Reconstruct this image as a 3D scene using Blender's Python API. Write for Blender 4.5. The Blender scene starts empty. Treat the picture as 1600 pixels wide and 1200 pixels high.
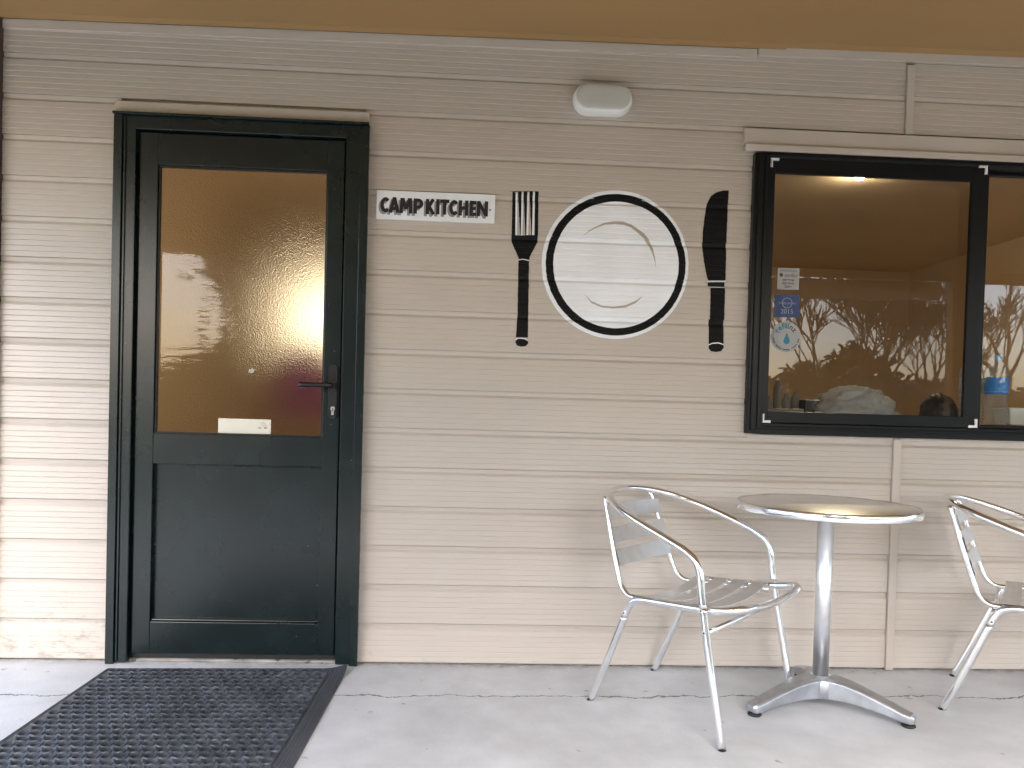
import bpy, bmesh, math, random
from mathutils import Vector, Matrix, noise
from mathutils.geometry import tessellate_polygon

random.seed(7)
S = bpy.context.scene
COL = S.collection
PI = math.pi

# ------------------------------------------------------------------ camera
cd = bpy.data.cameras.new('camera')
cam = bpy.data.objects.new('camera', cd)
COL.objects.link(cam)
r_, u_, f_ = (0.99839392, -0.04944892, 0.02764752), (-0.02660122, 0.02169368, 0.99941071), (0.05001956, 0.99854103, -0.02034344)
cam.matrix_world = Matrix(((r_[0], u_[0], -f_[0], 0.0), (r_[1], u_[1], -f_[1], -3.01333),
                           (r_[2], u_[2], -f_[2], 0.99409), (0, 0, 0, 1)))
cd.sensor_width = 36.0
cd.lens = 27.593
cd.shift_x, cd.shift_y = -0.00801, 0.03951
cd.clip_start, cd.clip_end = 0.05, 2000.0
S.camera = cam

# ------------------------------------------------------------------ sky, sun, exposure
SUN_EL, SUN_AZ = math.radians(38), math.radians(190)      # azimuth clockwise from +y; the sun stands behind the camera, to the left
w = bpy.data.worlds.new('World')
S.world = w
w.use_nodes = True
nt = w.node_tree
nt.nodes.clear()
sky = nt.nodes.new('ShaderNodeTexSky')
sky.sky_type = 'NISHITA'
sky.sun_disc = False
sky.sun_elevation, sky.sun_rotation = SUN_EL, SUN_AZ
sky.air_density, sky.dust_density = 1.0, 3.0
hs = nt.nodes.new('ShaderNodeHueSaturation')
hs.inputs['Saturation'].default_value = 1.0
tc = nt.nodes.new('ShaderNodeTexCoord')
mp = nt.nodes.new('ShaderNodeMapping')
mp.inputs['Scale'].default_value = (2.0, 2.0, 6.0)
cl = nt.nodes.new('ShaderNodeTexNoise')
cl.inputs['Scale'].default_value, cl.inputs['Detail'].default_value = 1.6, 6.0
cr = nt.nodes.new('ShaderNodeValToRGB')
cr.color_ramp.elements[0].position, cr.color_ramp.elements[1].position = 0.35, 0.7
cr.color_ramp.elements[0].color = (0.72, 0.73, 0.78, 1)
cr.color_ramp.elements[1].color = (1.15, 1.12, 1.12, 1)
mx = nt.nodes.new('ShaderNodeMix')
mx.data_type, mx.blend_type = 'RGBA', 'MULTIPLY'
mx.inputs[0].default_value = 1.0
bg = nt.nodes.new('ShaderNodeBackground')
bg.inputs['Strength'].default_value = 0.15
wo = nt.nodes.new('ShaderNodeOutputWorld')
L = nt.links.new
L(tc.outputs['Generated'], mp.inputs[0]); L(mp.outputs[0], cl.inputs['Vector']); L(cl.outputs['Fac'], cr.inputs[0])
L(sky.outputs[0], hs.inputs['Color']); L(hs.outputs[0], mx.inputs[6]); L(cr.outputs[0], mx.inputs[7])
L(mx.outputs[2], bg.inputs[0]); L(bg.outputs[0], wo.inputs[0])

sd = bpy.data.lights.new('sun', 'SUN')
sd.energy, sd.angle, sd.color = 0.9, math.radians(50), (1.0, 0.995, 0.985)
sun = bpy.data.objects.new('sun', sd)
COL.objects.link(sun)
to_sun = Vector((math.sin(SUN_AZ) * math.cos(SUN_EL), math.cos(SUN_AZ) * math.cos(SUN_EL), math.sin(SUN_EL)))
sun.rotation_euler = to_sun.to_track_quat('Z', 'Y').to_euler()

vs = S.view_settings
S.display_settings.display_device = 'sRGB'
vs.view_transform, vs.look, vs.gamma, vs.use_curve_mapping = 'Standard', 'None', 1.0, False
vs.exposure = 2.62
S.render.engine = 'CYCLES'
S.cycles.use_denoising = True
S.cycles.max_bounces = 10
S.cycles.diffuse_bounces = 5
S.cycles.transmission_bounces = 8
S.cycles.transparent_max_bounces = 16
S.cycles.sample_clamp_indirect = 6.0
S.cycles.blur_glossy = 0.3

# ------------------------------------------------------------------ helpers
def tag(o, label=None, cat=None, group=None, kind=None):
    if label: o['label'] = label
    if cat: o['category'] = cat
    if group: o['group'] = group
    if kind: o['kind'] = kind
    return o

def empty(name, loc, rz=0.0):
    o = bpy.data.objects.new(name, None)
    COL.objects.link(o)
    o.location = loc
    o.rotation_euler = (0, 0, rz)
    o.empty_display_size = 0.1
    return o

class MB:
    """collects geometry for one mesh object"""
    def __init__(s):
        s.v, s.f, s.smooth = [], [], []
    def add(s, vs_, fs, smooth=False):
        n = len(s.v)
        s.v += [tuple(a) for a in vs_]
        s.f += [tuple(n + i for i in f) for f in fs]
        s.smooth += [smooth] * len(fs)
    def box(s, x0, x1, y0, y1, z0, z1):
        s.add([(x0, y0, z0), (x1, y0, z0), (x1, y1, z0), (x0, y1, z0), (x0, y0, z1), (x1, y0, z1), (x1, y1, z1), (x0, y1, z1)],
              [(0, 3, 2, 1), (4, 5, 6, 7), (0, 1, 5, 4), (1, 2, 6, 5), (2, 3, 7, 6), (3, 0, 4, 7)])
    def tube(s, pts, rad, n=12, cap=True, smooth=True):
        pts = [Vector(p) for p in pts]
        rads = rad if isinstance(rad, (list, tuple)) else [rad] * len(pts)
        ring, prev = [], None
        for i, p in enumerate(pts):
            t = (pts[min(i + 1, len(pts) - 1)] - pts[max(i - 1, 0)]).normalized()
            if prev is None:
                a = Vector((0, 0, 1)) if abs(t.z) < 0.9 else Vector((1, 0, 0))
                nrm = t.cross(a).normalized()
            else:
                nrm = (prev - t * prev.dot(t)).normalized()
            prev = nrm
            b = t.cross(nrm)
            ring.append([p + (nrm * math.cos(2 * PI * k / n) + b * math.sin(2 * PI * k / n)) * rads[i] for k in range(n)])
        vv = [q for r in ring for q in r]
        ff = []
        for i in range(len(ring) - 1):
            for k in range(n):
                a, b2 = i * n + k, i * n + (k + 1) % n
                ff.append((a, b2, b2 + n, a + n))
        s.add(vv, ff, smooth)
        if cap:
            s.add(ring[0], [tuple(range(n - 1, -1, -1))])
            s.add(ring[-1], [tuple(range(n))])
    def lathe(s, prof, n=32, smooth=True, cap=True, c=(0, 0, 0)):
        vv = [(c[0] + r * math.cos(2 * PI * k / n), c[1] + r * math.sin(2 * PI * k / n), c[2] + z) for r, z in prof for k in range(n)]
        ff = []
        for i in range(len(prof) - 1):
            for k in range(n):
                a, b = i * n + k, i * n + (k + 1) % n
                ff.append((a, b, b + n, a + n))
        s.add(vv, ff, smooth)
        if cap:
            if prof[0][0] > 1e-5: s.add(vv[:n], [tuple(range(n - 1, -1, -1))])
            if prof[-1][0] > 1e-5: s.add(vv[-n:], [tuple(range(n))])
    def prism_y(s, poly, y0, y1):
        """polygon of (x, z) pulled from y0 (front) to y1 (back)"""
        n = len(poly)
        a = [(p[0], y0, p[1]) for p in poly]
        b = [(p[0], y1, p[1]) for p in poly]
        tri = tessellate_polygon([[Vector((p[0], p[1], 0)) for p in poly]])
        s.add(a, [tuple(t) for t in tri]); s.add(b, [tuple(reversed(t)) for t in tri])
        s.add(a + b, [(i, (i + 1) % n, n + (i + 1) % n, n + i) for i in range(n)])
    def flat_y(s, poly, y):
        a = [(p[0], y, p[1]) for p in poly]
        s.add(a, [tuple(t) for t in tessellate_polygon([[Vector((p[0], p[1], 0)) for p in poly]])])
    def build(s, name, mat, parent=None, bevel=0.0, seg=2, recalc=True):
        me = bpy.data.meshes.new(name)
        me.from_pydata(s.v, [], s.f)
        me.polygons.foreach_set('use_smooth', s.smooth)
        if recalc or bevel:
            bm = bmesh.new()
            bm.from_mesh(me)
            bmesh.ops.remove_doubles(bm, verts=bm.verts, dist=1e-6)
            if bevel:
                ed = [e for e in bm.edges if len(e.link_faces) == 2 and e.calc_face_angle(0) > 0.6]
                bmesh.ops.bevel(bm, geom=ed, offset=bevel, segments=seg, profile=0.5, affect='EDGES', clamp_overlap=True)
            bmesh.ops.recalc_face_normals(bm, faces=bm.faces)
            bm.to_mesh(me)
            bm.free()
        if mat: me.materials.append(mat)
        o = bpy.data.objects.new(name, me)
        COL.objects.link(o)
        if parent: o.parent = parent
        return o

def smooth_path(pts, n=6):
    """Catmull-Rom through the points"""
    P = [Vector(p) for p in pts]
    P = [P[0] * 2 - P[1]] + P + [P[-1] * 2 - P[-2]]
    out = []
    for i in range(1, len(P) - 2):
        for k in range(n):
            t = k / n
            a, b, c, d = P[i - 1], P[i], P[i + 1], P[i + 2]
            out.append(0.5 * ((2 * b) + (c - a) * t + (2 * a - 5 * b + 4 * c - d) * t * t + (3 * b - a - 3 * c + d) * t ** 3))
    out.append(P[-2])
    return out

def material(name, base, rough=0.5, metal=0.0, var=0.12, vscale=6.0, bump=0.0, bscale=60.0, spec=0.5, stretch=(1, 1, 1), rvar=0.1,
             coat=0.0, spots=None, spot_scale=40.0, spot_at=0.7):
    """principled material whose colour, roughness and relief wander with world position"""
    m = bpy.data.materials.new(name)
    m.use_nodes = True
    t = m.node_tree
    b = t.nodes['Principled BSDF']
    b.inputs['Metallic'].default_value = metal
    b.inputs['Specular IOR Level'].default_value = spec
    b.inputs['Coat Weight'].default_value = coat
    g = t.nodes.new('ShaderNodeNewGeometry')
    mp = t.nodes.new('ShaderNodeMapping')
    mp.inputs['Scale'].default_value = stretch
    t.links.new(g.outputs['Position'], mp.inputs[0])
    n = t.nodes.new('ShaderNodeTexNoise')
    n.inputs['Scale'].default_value, n.inputs['Detail'].default_value = vscale, 6.0
    t.links.new(mp.outputs[0], n.inputs['Vector'])
    r = t.nodes.new('ShaderNodeValToRGB')
    r.color_ramp.elements[0].position, r.color_ramp.elements[1].position = 0.3, 0.7
    r.color_ramp.elements[0].color = tuple(c * (1 - var) for c in base) + (1,)
    r.color_ramp.elements[1].color = tuple(min(1, c * (1 + var)) for c in base) + (1,)
    t.links.new(n.outputs['Fac'], r.inputs[0])
    out = r.outputs[0]
    if spots:
        n2 = t.nodes.new('ShaderNodeTexNoise')
        n2.inputs['Scale'].default_value, n2.inputs['Detail'].default_value = spot_scale, 3.0
        t.links.new(g.outputs['Position'], n2.inputs['Vector'])
        r2 = t.nodes.new('ShaderNodeValToRGB')
        r2.color_ramp.elements[0].position, r2.color_ramp.elements[1].position = spot_at, spot_at + 0.03
        t.links.new(n2.outputs['Fac'], r2.inputs[0])
        mx = t.nodes.new('ShaderNodeMix')
        mx.data_type = 'RGBA'
        mx.inputs[7].default_value = tuple(spots) + (1,)
        t.links.new(r2.outputs[0], mx.inputs[0]); t.links.new(out, mx.inputs[6])
        out = mx.outputs[2]
    t.links.new(out, b.inputs['Base Color'])
    mr = t.nodes.new('ShaderNodeMapRange')
    mr.inputs['To Min'].default_value, mr.inputs['To Max'].default_value = max(0.02, rough - rvar), min(1, rough + rvar)
    t.links.new(n.outputs['Fac'], mr.inputs['Value'])
    t.links.new(mr.outputs[0], b.inputs['Roughness'])
    if bump:
        nb = t.nodes.new('ShaderNodeTexNoise')
        nb.inputs['Scale'].default_value, nb.inputs['Detail'].default_value = bscale, 4.0
        t.links.new(mp.outputs[0], nb.inputs['Vector'])
        bn = t.nodes.new('ShaderNodeBump')
        bn.inputs['Strength'].default_value, bn.inputs['Distance'].default_value = bump, 0.004
        t.links.new(nb.outputs['Fac'], bn.inputs['Height'])
        t.links.new(bn.outputs[0], b.inputs['Normal'])
    return m

def two_sided_fresnel(t, ior):
    """a thin sheet reflects alike from both sides"""
    f = t.nodes.new('ShaderNodeFresnel')
    g = t.nodes.new('ShaderNodeNewGeometry')
    r = t.nodes.new('ShaderNodeMapRange')
    r.inputs['To Min'].default_value, r.inputs['To Max'].default_value = ior, 1.0 / ior
    t.links.new(g.outputs['Backfacing'], r.inputs['Value']); t.links.new(r.outputs[0], f.inputs[0])
    return f

def thin_glass(name, tint=(0.93, 0.95, 0.93), ior=1.8, rough=0.0):
    m = bpy.data.materials.new(name)
    m.use_nodes = True
    t = m.node_tree
    t.nodes.clear()
    o = t.nodes.new('ShaderNodeOutputMaterial')
    a = t.nodes.new('ShaderNodeBsdfTransparent'); a.inputs[0].default_value = tint + (1,)
    b = t.nodes.new('ShaderNodeBsdfGlossy'); b.inputs['Roughness'].default_value = rough
    f = two_sided_fresnel(t, ior)
    n = t.nodes.new('ShaderNodeTexNoise'); n.inputs['Scale'].default_value = 3.0
    g = t.nodes.new('ShaderNodeNewGeometry')
    bp = t.nodes.new('ShaderNodeBump'); bp.inputs['Strength'].default_value, bp.inputs['Distance'].default_value = 0.05, 0.004
    t.links.new(g.outputs['Position'], n.inputs['Vector']); t.links.new(n.outputs['Fac'], bp.inputs['Height'])
    t.links.new(bp.outputs[0], b.inputs['Normal'])
    x = t.nodes.new('ShaderNodeMixShader')
    t.links.new(f.outputs[0], x.inputs[0]); t.links.new(a.outputs[0], x.inputs[1]); t.links.new(b.outputs[0], x.inputs[2])
    t.links.new(x.outputs[0], o.inputs[0])
    return m

def emitter(name, col, strength):
    m = bpy.data.materials.new(name)
    m.use_nodes = True
    t = m.node_tree
    t.nodes.clear()
    o = t.nodes.new('ShaderNodeOutputMaterial')
    e = t.nodes.new('ShaderNodeEmission')
    e.inputs[0].default_value, e.inputs[1].default_value = tuple(col) + (1,), strength
    t.links.new(e.outputs[0], o.inputs[0])
    return m

def siding_material():
    """beige satin paint with grime scuffed on the lowest boards near the door"""
    m = material('beige_siding_paint', (0.49, 0.434, 0.372), rough=0.40, var=0.04, vscale=1.4, bump=0.0, spec=0.5, rvar=0.06)
    t = m.node_tree
    b = t.nodes['Principled BSDF']
    src = b.inputs['Base Color'].links[0].from_socket
    g = t.nodes.new('ShaderNodeNewGeometry')
    sx = t.nodes.new('ShaderNodeSeparateXYZ')
    t.links.new(g.outputs['Position'], sx.inputs[0])
    n = t.nodes.new('ShaderNodeTexNoise')
    mp = t.nodes.new('ShaderNodeMapping')
    mp.inputs['Scale'].default_value = (14, 14, 40)
    t.links.new(g.outputs['Position'], mp.inputs[0]); t.links.new(mp.outputs[0], n.inputs['Vector'])
    n.inputs['Scale'].default_value, n.inputs['Detail'].default_value, n.inputs['Roughness'].default_value = 1.0, 8.0, 0.75
    zr = t.nodes.new('ShaderNodeMapRange')
    zr.inputs['From Min'].default_value, zr.inputs['From Max'].default_value = 0.0, 0.55
    zr.inputs['To Min'].default_value, zr.inputs['To Max'].default_value = 0.10, -0.12
    t.links.new(sx.outputs['Z'], zr.inputs['Value'])
    xr = t.nodes.new('ShaderNodeMapRange')
    xr.inputs['From Min'].default_value, xr.inputs['From Max'].default_value = -1.35, -1.0
    xr.inputs['To Min'].default_value, xr.inputs['To Max'].default_value = 0.03, -0.09
    t.links.new(sx.outputs['X'], xr.inputs['Value'])
    s1 = t.nodes.new('ShaderNodeMath'); s1.operation = 'ADD'
    s2 = t.nodes.new('ShaderNodeMath'); s2.operation = 'ADD'
    t.links.new(n.outputs['Fac'], s1.inputs[0]); t.links.new(zr.outputs[0], s1.inputs[1])
    t.links.new(s1.outputs[0], s2.inputs[0]); t.links.new(xr.outputs[0], s2.inputs[1])
    r = t.nodes.new('ShaderNodeValToRGB')
    r.color_ramp.elements[0].position, r.color_ramp.elements[1].position = 0.60, 0.74
    r.color_ramp.elements[1].color = (0.65, 0.65, 0.65, 1)
    t.links.new(s2.outputs[0], r.inputs[0])
    mx = t.nodes.new('ShaderNodeMix'); mx.data_type = 'RGBA'
    mx.inputs[7].default_value = (0.20, 0.18, 0.15, 1)
    t.links.new(r.outputs[0], mx.inputs[0]); t.links.new(src, mx.inputs[6]); t.links.new(mx.outputs[2], b.inputs['Base Color'])
    return m

def speck(m):
    """tiny pale chips and scuffs scattered over dark paint"""
    t = m.node_tree
    b = t.nodes['Principled BSDF']
    src = b.inputs['Base Color'].links[0].from_socket
    g = t.nodes.new('ShaderNodeNewGeometry')
    v = t.nodes.new('ShaderNodeTexVoronoi'); v.inputs['Scale'].default_value = 17.0
    t.links.new(g.outputs['Position'], v.inputs['Vector'])
    r = t.nodes.new('ShaderNodeMapRange')
    r.inputs['From Min'].default_value, r.inputs['From Max'].default_value = 0.018, 0.034
    r.inputs['To Min'].default_value, r.inputs['To Max'].default_value = 0.7, 0.0
    t.links.new(v.outputs['Distance'], r.inputs['Value'])
    n = t.nodes.new('ShaderNodeTexNoise')
    mp = t.nodes.new('ShaderNodeMapping'); mp.inputs['Scale'].default_value = (30, 30, 12); mp.inputs['Rotation'].default_value = (0, 0.6, 0)
    t.links.new(g.outputs['Position'], mp.inputs[0]); t.links.new(mp.outputs[0], n.inputs['Vector'])
    n.inputs['Scale'].default_value, n.inputs['Detail'].default_value, n.inputs['Roughness'].default_value = 1.0, 9.0, 0.8
    r2 = t.nodes.new('ShaderNodeMapRange')
    r2.inputs['From Min'].default_value, r2.inputs['From Max'].default_value = 0.66, 0.80
    r2.inputs['To Min'].default_value, r2.inputs['To Max'].default_value = 0.0, 0.22
    t.links.new(n.outputs['Fac'], r2.inputs['Value'])
    a = t.nodes.new('ShaderNodeMath'); a.operation = 'MAXIMUM'
    t.links.new(r.outputs[0], a.inputs[0]); t.links.new(r2.outputs[0], a.inputs[1])
    mx = t.nodes.new('ShaderNodeMix'); mx.data_type = 'RGBA'; mx.inputs[7].default_value = (0.30, 0.32, 0.32, 1)
    t.links.new(a.outputs[0], mx.inputs[0]); t.links.new(src, mx.inputs[6]); t.links.new(mx.outputs[2], b.inputs['Base Color'])
    return m

def concrete_material():
    m = material('concrete', (0.54, 0.555, 0.565), rough=0.6, var=0.13, vscale=2.2, bump=0.25, bscale=90, rvar=0.12, spec=0.4,
                 spots=(0.33, 0.33, 0.325), spot_scale=14, spot_at=0.70)
    t = m.node_tree
    b = t.nodes['Principled BSDF']
    src = b.inputs['Base Color'].links[0].from_socket
    g = t.nodes.new('ShaderNodeNewGeometry')
    sx = t.nodes.new('ShaderNodeSeparateXYZ'); t.links.new(g.outputs['Position'], sx.inputs[0])
    def noise1(scale, detail, rough=0.6):
        n = t.nodes.new('ShaderNodeTexNoise')
        n.inputs['Scale'].default_value, n.inputs['Detail'].default_value, n.inputs['Roughness'].default_value = scale, detail, rough
        t.links.new(g.outputs['Position'], n.inputs['Vector'])
        return n.outputs['Fac']
    def math_(op, a, bb):
        k = t.nodes.new('ShaderNodeMath'); k.operation = op
        for i, q in enumerate((a, bb)):
            if isinstance(q, (int, float)): k.inputs[i].default_value = q
            else: t.links.new(q, k.inputs[i])
        return k.outputs[0]
    # second, coarser mottling
    rr = t.nodes.new('ShaderNodeMapRange')
    rr.inputs['From Min'].default_value, rr.inputs['From Max'].default_value = 0.3, 0.7
    rr.inputs['To Min'].default_value, rr.inputs['To Max'].default_value = 0.92, 1.05
    t.links.new(noise1(9, 8, 0.7), rr.inputs['Value'])
    mm = t.nodes.new('ShaderNodeMix'); mm.data_type = 'RGBA'; mm.blend_type = 'MULTIPLY'; mm.inputs[0].default_value = 1
    t.links.new(src, mm.inputs[6]); t.links.new(rr.outputs[0], mm.inputs[7])
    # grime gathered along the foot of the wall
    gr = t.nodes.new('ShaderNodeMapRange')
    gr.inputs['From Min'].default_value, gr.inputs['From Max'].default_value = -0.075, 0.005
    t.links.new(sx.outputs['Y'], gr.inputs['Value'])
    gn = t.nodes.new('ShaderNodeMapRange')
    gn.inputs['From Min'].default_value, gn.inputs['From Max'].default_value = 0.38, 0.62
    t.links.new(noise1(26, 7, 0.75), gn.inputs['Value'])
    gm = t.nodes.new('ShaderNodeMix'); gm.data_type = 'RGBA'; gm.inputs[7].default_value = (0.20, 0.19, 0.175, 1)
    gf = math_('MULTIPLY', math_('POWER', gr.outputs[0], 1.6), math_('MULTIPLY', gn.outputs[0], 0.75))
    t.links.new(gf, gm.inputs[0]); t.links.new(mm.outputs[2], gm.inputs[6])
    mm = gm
    # crack running beside the wall
    wob = math_('MULTIPLY', math_('SUBTRACT', noise1(2.3, 9, 0.72), 0.5), 0.20)
    line = math_('ADD', math_('ADD', sx.outputs['Y'], 0.325), wob)
    line = math_('ADD', line, math_('MULTIPLY', sx.outputs['X'], -0.018))
    wid = math_('ADD', 0.0012, math_('MULTIPLY', noise1(6, 4), 0.0042))
    d = math_('DIVIDE', math_('ABSOLUTE', line, 0), wid)
    ck = t.nodes.new('ShaderNodeMapRange')
    ck.inputs['From Min'].default_value, ck.inputs['From Max'].default_value = 0.6, 1.3
    ck.inputs['To Min'].default_value, ck.inputs['To Max'].default_value = 1.0, 0.0
    t.links.new(d, ck.inputs['Value'])
    mx = t.nodes.new('ShaderNodeMix'); mx.data_type = 'RGBA'; mx.inputs[7].default_value = (0.10, 0.095, 0.09, 1)
    t.links.new(ck.outputs[0], mx.inputs[0]); t.links.new(mm.outputs[2], mx.inputs[6]); t.links.new(mx.outputs[2], b.inputs['Base Color'])
    return m

M = dict(
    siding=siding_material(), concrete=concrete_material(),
    sill=material('stained_sill_concrete', (0.27, 0.25, 0.22), rough=0.8, var=0.35, vscale=12, bump=0.4, bscale=60, spots=(0.07, 0.06, 0.05), spot_scale=30, spot_at=0.60),
    trim=material('beige_trim_paint', (0.49, 0.434, 0.372), rough=0.42, var=0.04, vscale=3, bump=0.04),
    soffit=material('tan_soffit_paint', (0.325, 0.195, 0.074), rough=0.55, var=0.05, vscale=2.5, bump=0.05, bscale=40),
    dark=speck(material('dark_green_joinery', (0.0038, 0.0102, 0.0105), rough=0.27, var=0.25, vscale=5, bump=0.0, spec=0.5, rvar=0.04)),
    winframe=material('charcoal_window_frame', (0.006, 0.007, 0.0085), rough=0.30, var=0.15, vscale=5, rvar=0.03, spec=0.2),
    gasket=material('black_gasket', (0.006, 0.006, 0.006), rough=0.6),
    black=material('black_metal', (0.010, 0.010, 0.011), rough=0.32, var=0.2),
    steel=material('key_cylinder_steel', (0.6, 0.6, 0.6), rough=0.3, metal=1.0),
    cream=material('cream_plastic', (0.72, 0.68, 0.55), rough=0.4, var=0.03),
    white=material('white_plastic', (0.74, 0.74, 0.71), rough=0.35, var=0.03),
    lampshell=material('off_white_lamp_shell', (0.50, 0.50, 0.45), rough=0.4, var=0.03),
    signwhite=material('white_sign_board', (0.76, 0.775, 0.785), rough=0.4, var=0.04, vscale=12),
    signblack=material('black_sign_paint', (0.008, 0.008, 0.009), rough=0.45),
    signgrey=material('grey_sign_paint', (0.25, 0.25, 0.26), rough=0.5),
    paintblack=material('black_wall_paint', (0.0045, 0.0045, 0.005), rough=0.62, var=0.2, spec=0.22),
    paintwhite=material('white_wall_paint', (0.80, 0.815, 0.83), rough=0.42, var=0.05, vscale=5),
    painttan=material('tan_wall_paint', (0.40, 0.35, 0.29), rough=0.45),
    alu=material('polished_aluminium', (0.90, 0.91, 0.92), rough=0.17, metal=1.0, var=0.05, vscale=20, rvar=0.05),
    satin=material('satin_aluminium_pole', (0.88, 0.89, 0.90), rough=0.34, metal=1.0, var=0.04, vscale=12, rvar=0.05),
    brushed=material('brushed_aluminium', (0.82, 0.83, 0.84), rough=0.42, metal=1.0, var=0.06, vscale=25, rvar=0.06),
    cast=material('cast_aluminium', (0.52, 0.54, 0.57), rough=0.40, metal=1.0, var=0.18, vscale=18, bump=0.12, bscale=120, rvar=0.1),
    steeltop=material('scratched_steel_top', (0.86, 0.87, 0.88), rough=0.33, metal=1.0, var=0.05, vscale=5, rvar=0.03),
    rubber=material('black_rubber', (0.050, 0.058, 0.070), rough=0.46, var=0.35, vscale=7, bump=0.1, bscale=200, spec=0.5,
                    spots=(0.12, 0.12, 0.12), spot_scale=60, spot_at=0.76),
    foot=material('black_rubber_foot', (0.012, 0.012, 0.012), rough=0.6),
    brown=material('dark_brown_paint', (0.085, 0.055, 0.048), rough=0.5, var=0.2),
    inwall=material('warm_interior_wall', (0.75, 0.61, 0.43), rough=0.7, var=0.06, vscale=1.0),
    infloor=material('interior_floor', (0.22, 0.15, 0.09), rough=0.6),
    bench=material('kitchen_bench', (0.35, 0.27, 0.18), rough=0.4),
    bench2=material('aged_tape', (0.50, 0.43, 0.37), rough=0.6),
    cloth=material('pale_grey_cloth', (0.58, 0.60, 0.60), rough=0.85, var=0.1, vscale=14),
    darkbag=material('dark_brown_bag', (0.03, 0.022, 0.02), rough=0.45),
    redcloth=material('magenta_cloth', (0.44, 0.15, 0.23), rough=0.8),
    crate=material('grey_translucent_plastic', (0.30, 0.28, 0.26), rough=0.4),
    crate_dark=material('dark_crate_plastic', (0.05, 0.05, 0.055), rough=0.4),
    blue=material('blue_label', (0.02, 0.20, 0.58), rough=0.35, var=0.08, vscale=30),
    bluecap=material('pale_blue_cap', (0.12, 0.38, 0.66), rough=0.35),
    stickerwhite=material('white_sticker', (0.50, 0.50, 0.48), rough=0.5, var=0.04),
    stickerblue=material('blue_sticker', (0.05, 0.085, 0.22), rough=0.5, var=0.06),
    stickerlight=material('pale_sticker_print', (0.42, 0.46, 0.55), rough=0.5),
    stickertext=material('grey_sticker_print', (0.10, 0.10, 0.11), rough=0.5),
    stickerteal=material('teal_sticker_print', (0.05, 0.26, 0.38), rough=0.5),
    awning=material('tan_canvas', (0.40, 0.31, 0.20), rough=0.8, var=0.1),
    bark=material('grey_brown_bark', (0.09, 0.07, 0.055), rough=0.9, var=0.3, vscale=8),
    leaf=material('dark_hedge_leaf', (0.05, 0.06, 0.03), rough=0.6, var=0.35, vscale=3),
    grass=material('grass', (0.07, 0.09, 0.035), rough=0.9, var=0.3, vscale=0.8, bump=0.4, bscale=20),
    glass=thin_glass('window_glass', (0.92, 0.93, 0.91), 1.85, 0.012),
    bulb=emitter('warm_bulb', (1.0, 0.80, 0.50), 0.62),
    ceillamp=emitter('warm_ceiling_lamp_glass', (1.0, 0.80, 0.52), 235.0),
)

def screen_material():
    m = bpy.data.materials.new('fly_screen_mesh')
    m.use_nodes = True
    t = m.node_tree
    t.nodes.clear()
    o = t.nodes.new('ShaderNodeOutputMaterial')
    a = t.nodes.new('ShaderNodeBsdfTransparent')
    b = t.nodes.new('ShaderNodeBsdfDiffuse'); b.inputs[0].default_value = (0.02, 0.02, 0.022, 1)
    x = t.nodes.new('ShaderNodeMixShader')
    n = t.nodes.new('ShaderNodeTexNoise'); n.inputs['Scale'].default_value = 4.0
    g = t.nodes.new('ShaderNodeNewGeometry'); t.links.new(g.outputs['Position'], n.inputs['Vector'])
    r = t.nodes.new('ShaderNodeMapRange'); r.inputs['To Min'].default_value, r.inputs['To Max'].default_value = 0.15, 0.24
    t.links.new(n.outputs['Fac'], r.inputs['Value']); t.links.new(r.outputs[0], x.inputs[0])
    t.links.new(a.outputs[0], x.inputs[1]); t.links.new(b.outputs[0], x.inputs[2]); t.links.new(x.outputs[0], o.inputs[0])
    return m
M['screen'] = screen_material()

def obscure_glass():
    """patterned glass: a clear reflecting face over a pebbled, light-scattering back"""
    m = bpy.data.materials.new('pebbled_obscure_glass')
    m.use_nodes = True
    t = m.node_tree
    t.nodes.clear()
    o = t.nodes.new('ShaderNodeOutputMaterial')
    g = t.nodes.new('ShaderNodeNewGeometry')
    n = t.nodes.new('ShaderNodeTexNoise'); n.inputs['Scale'].default_value, n.inputs['Detail'].default_value = 240.0, 2.0
    t.links.new(g.outputs['Position'], n.inputs['Vector'])
    bp = t.nodes.new('ShaderNodeBump'); bp.inputs['Strength'].default_value, bp.inputs['Distance'].default_value = 1.0, 0.0050
    t.links.new(n.outputs['Fac'], bp.inputs['Height'])
    rf = t.nodes.new('ShaderNodeBsdfRefraction')
    rf.inputs['Color'].default_value = (0.93, 0.91, 0.89, 1)
    rf.inputs['Roughness'].default_value, rf.inputs['IOR'].default_value = 0.46, 1.25
    t.links.new(bp.outputs[0], rf.inputs['Normal'])
    n2 = t.nodes.new('ShaderNodeTexNoise'); n2.inputs['Scale'].default_value, n2.inputs['Detail'].default_value = 9.0, 3.0
    mp = t.nodes.new('ShaderNodeMapping'); mp.inputs['Scale'].default_value = (0.5, 1, 2.2)
    t.links.new(g.outputs['Position'], mp.inputs[0]); t.links.new(mp.outputs[0], n2.inputs['Vector'])
    b2 = t.nodes.new('ShaderNodeBump'); b2.inputs['Strength'].default_value, b2.inputs['Distance'].default_value = 0.16, 0.004
    t.links.new(n2.outputs['Fac'], b2.inputs['Height'])
    gl = t.nodes.new('ShaderNodeBsdfGlossy'); gl.inputs['Roughness'].default_value = 0.04
    t.links.new(b2.outputs[0], gl.inputs['Normal'])
    f = two_sided_fresnel(t, 1.5)
    x = t.nodes.new('ShaderNodeMixShader')
    t.links.new(f.outputs[0], x.inputs[0]); t.links.new(rf.outputs[0], x.inputs[1]); t.links.new(gl.outputs[0], x.inputs[2])
    t.links.new(x.outputs[0], o.inputs[0])
    return m
M['obscure'] = obscure_glass()
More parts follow.
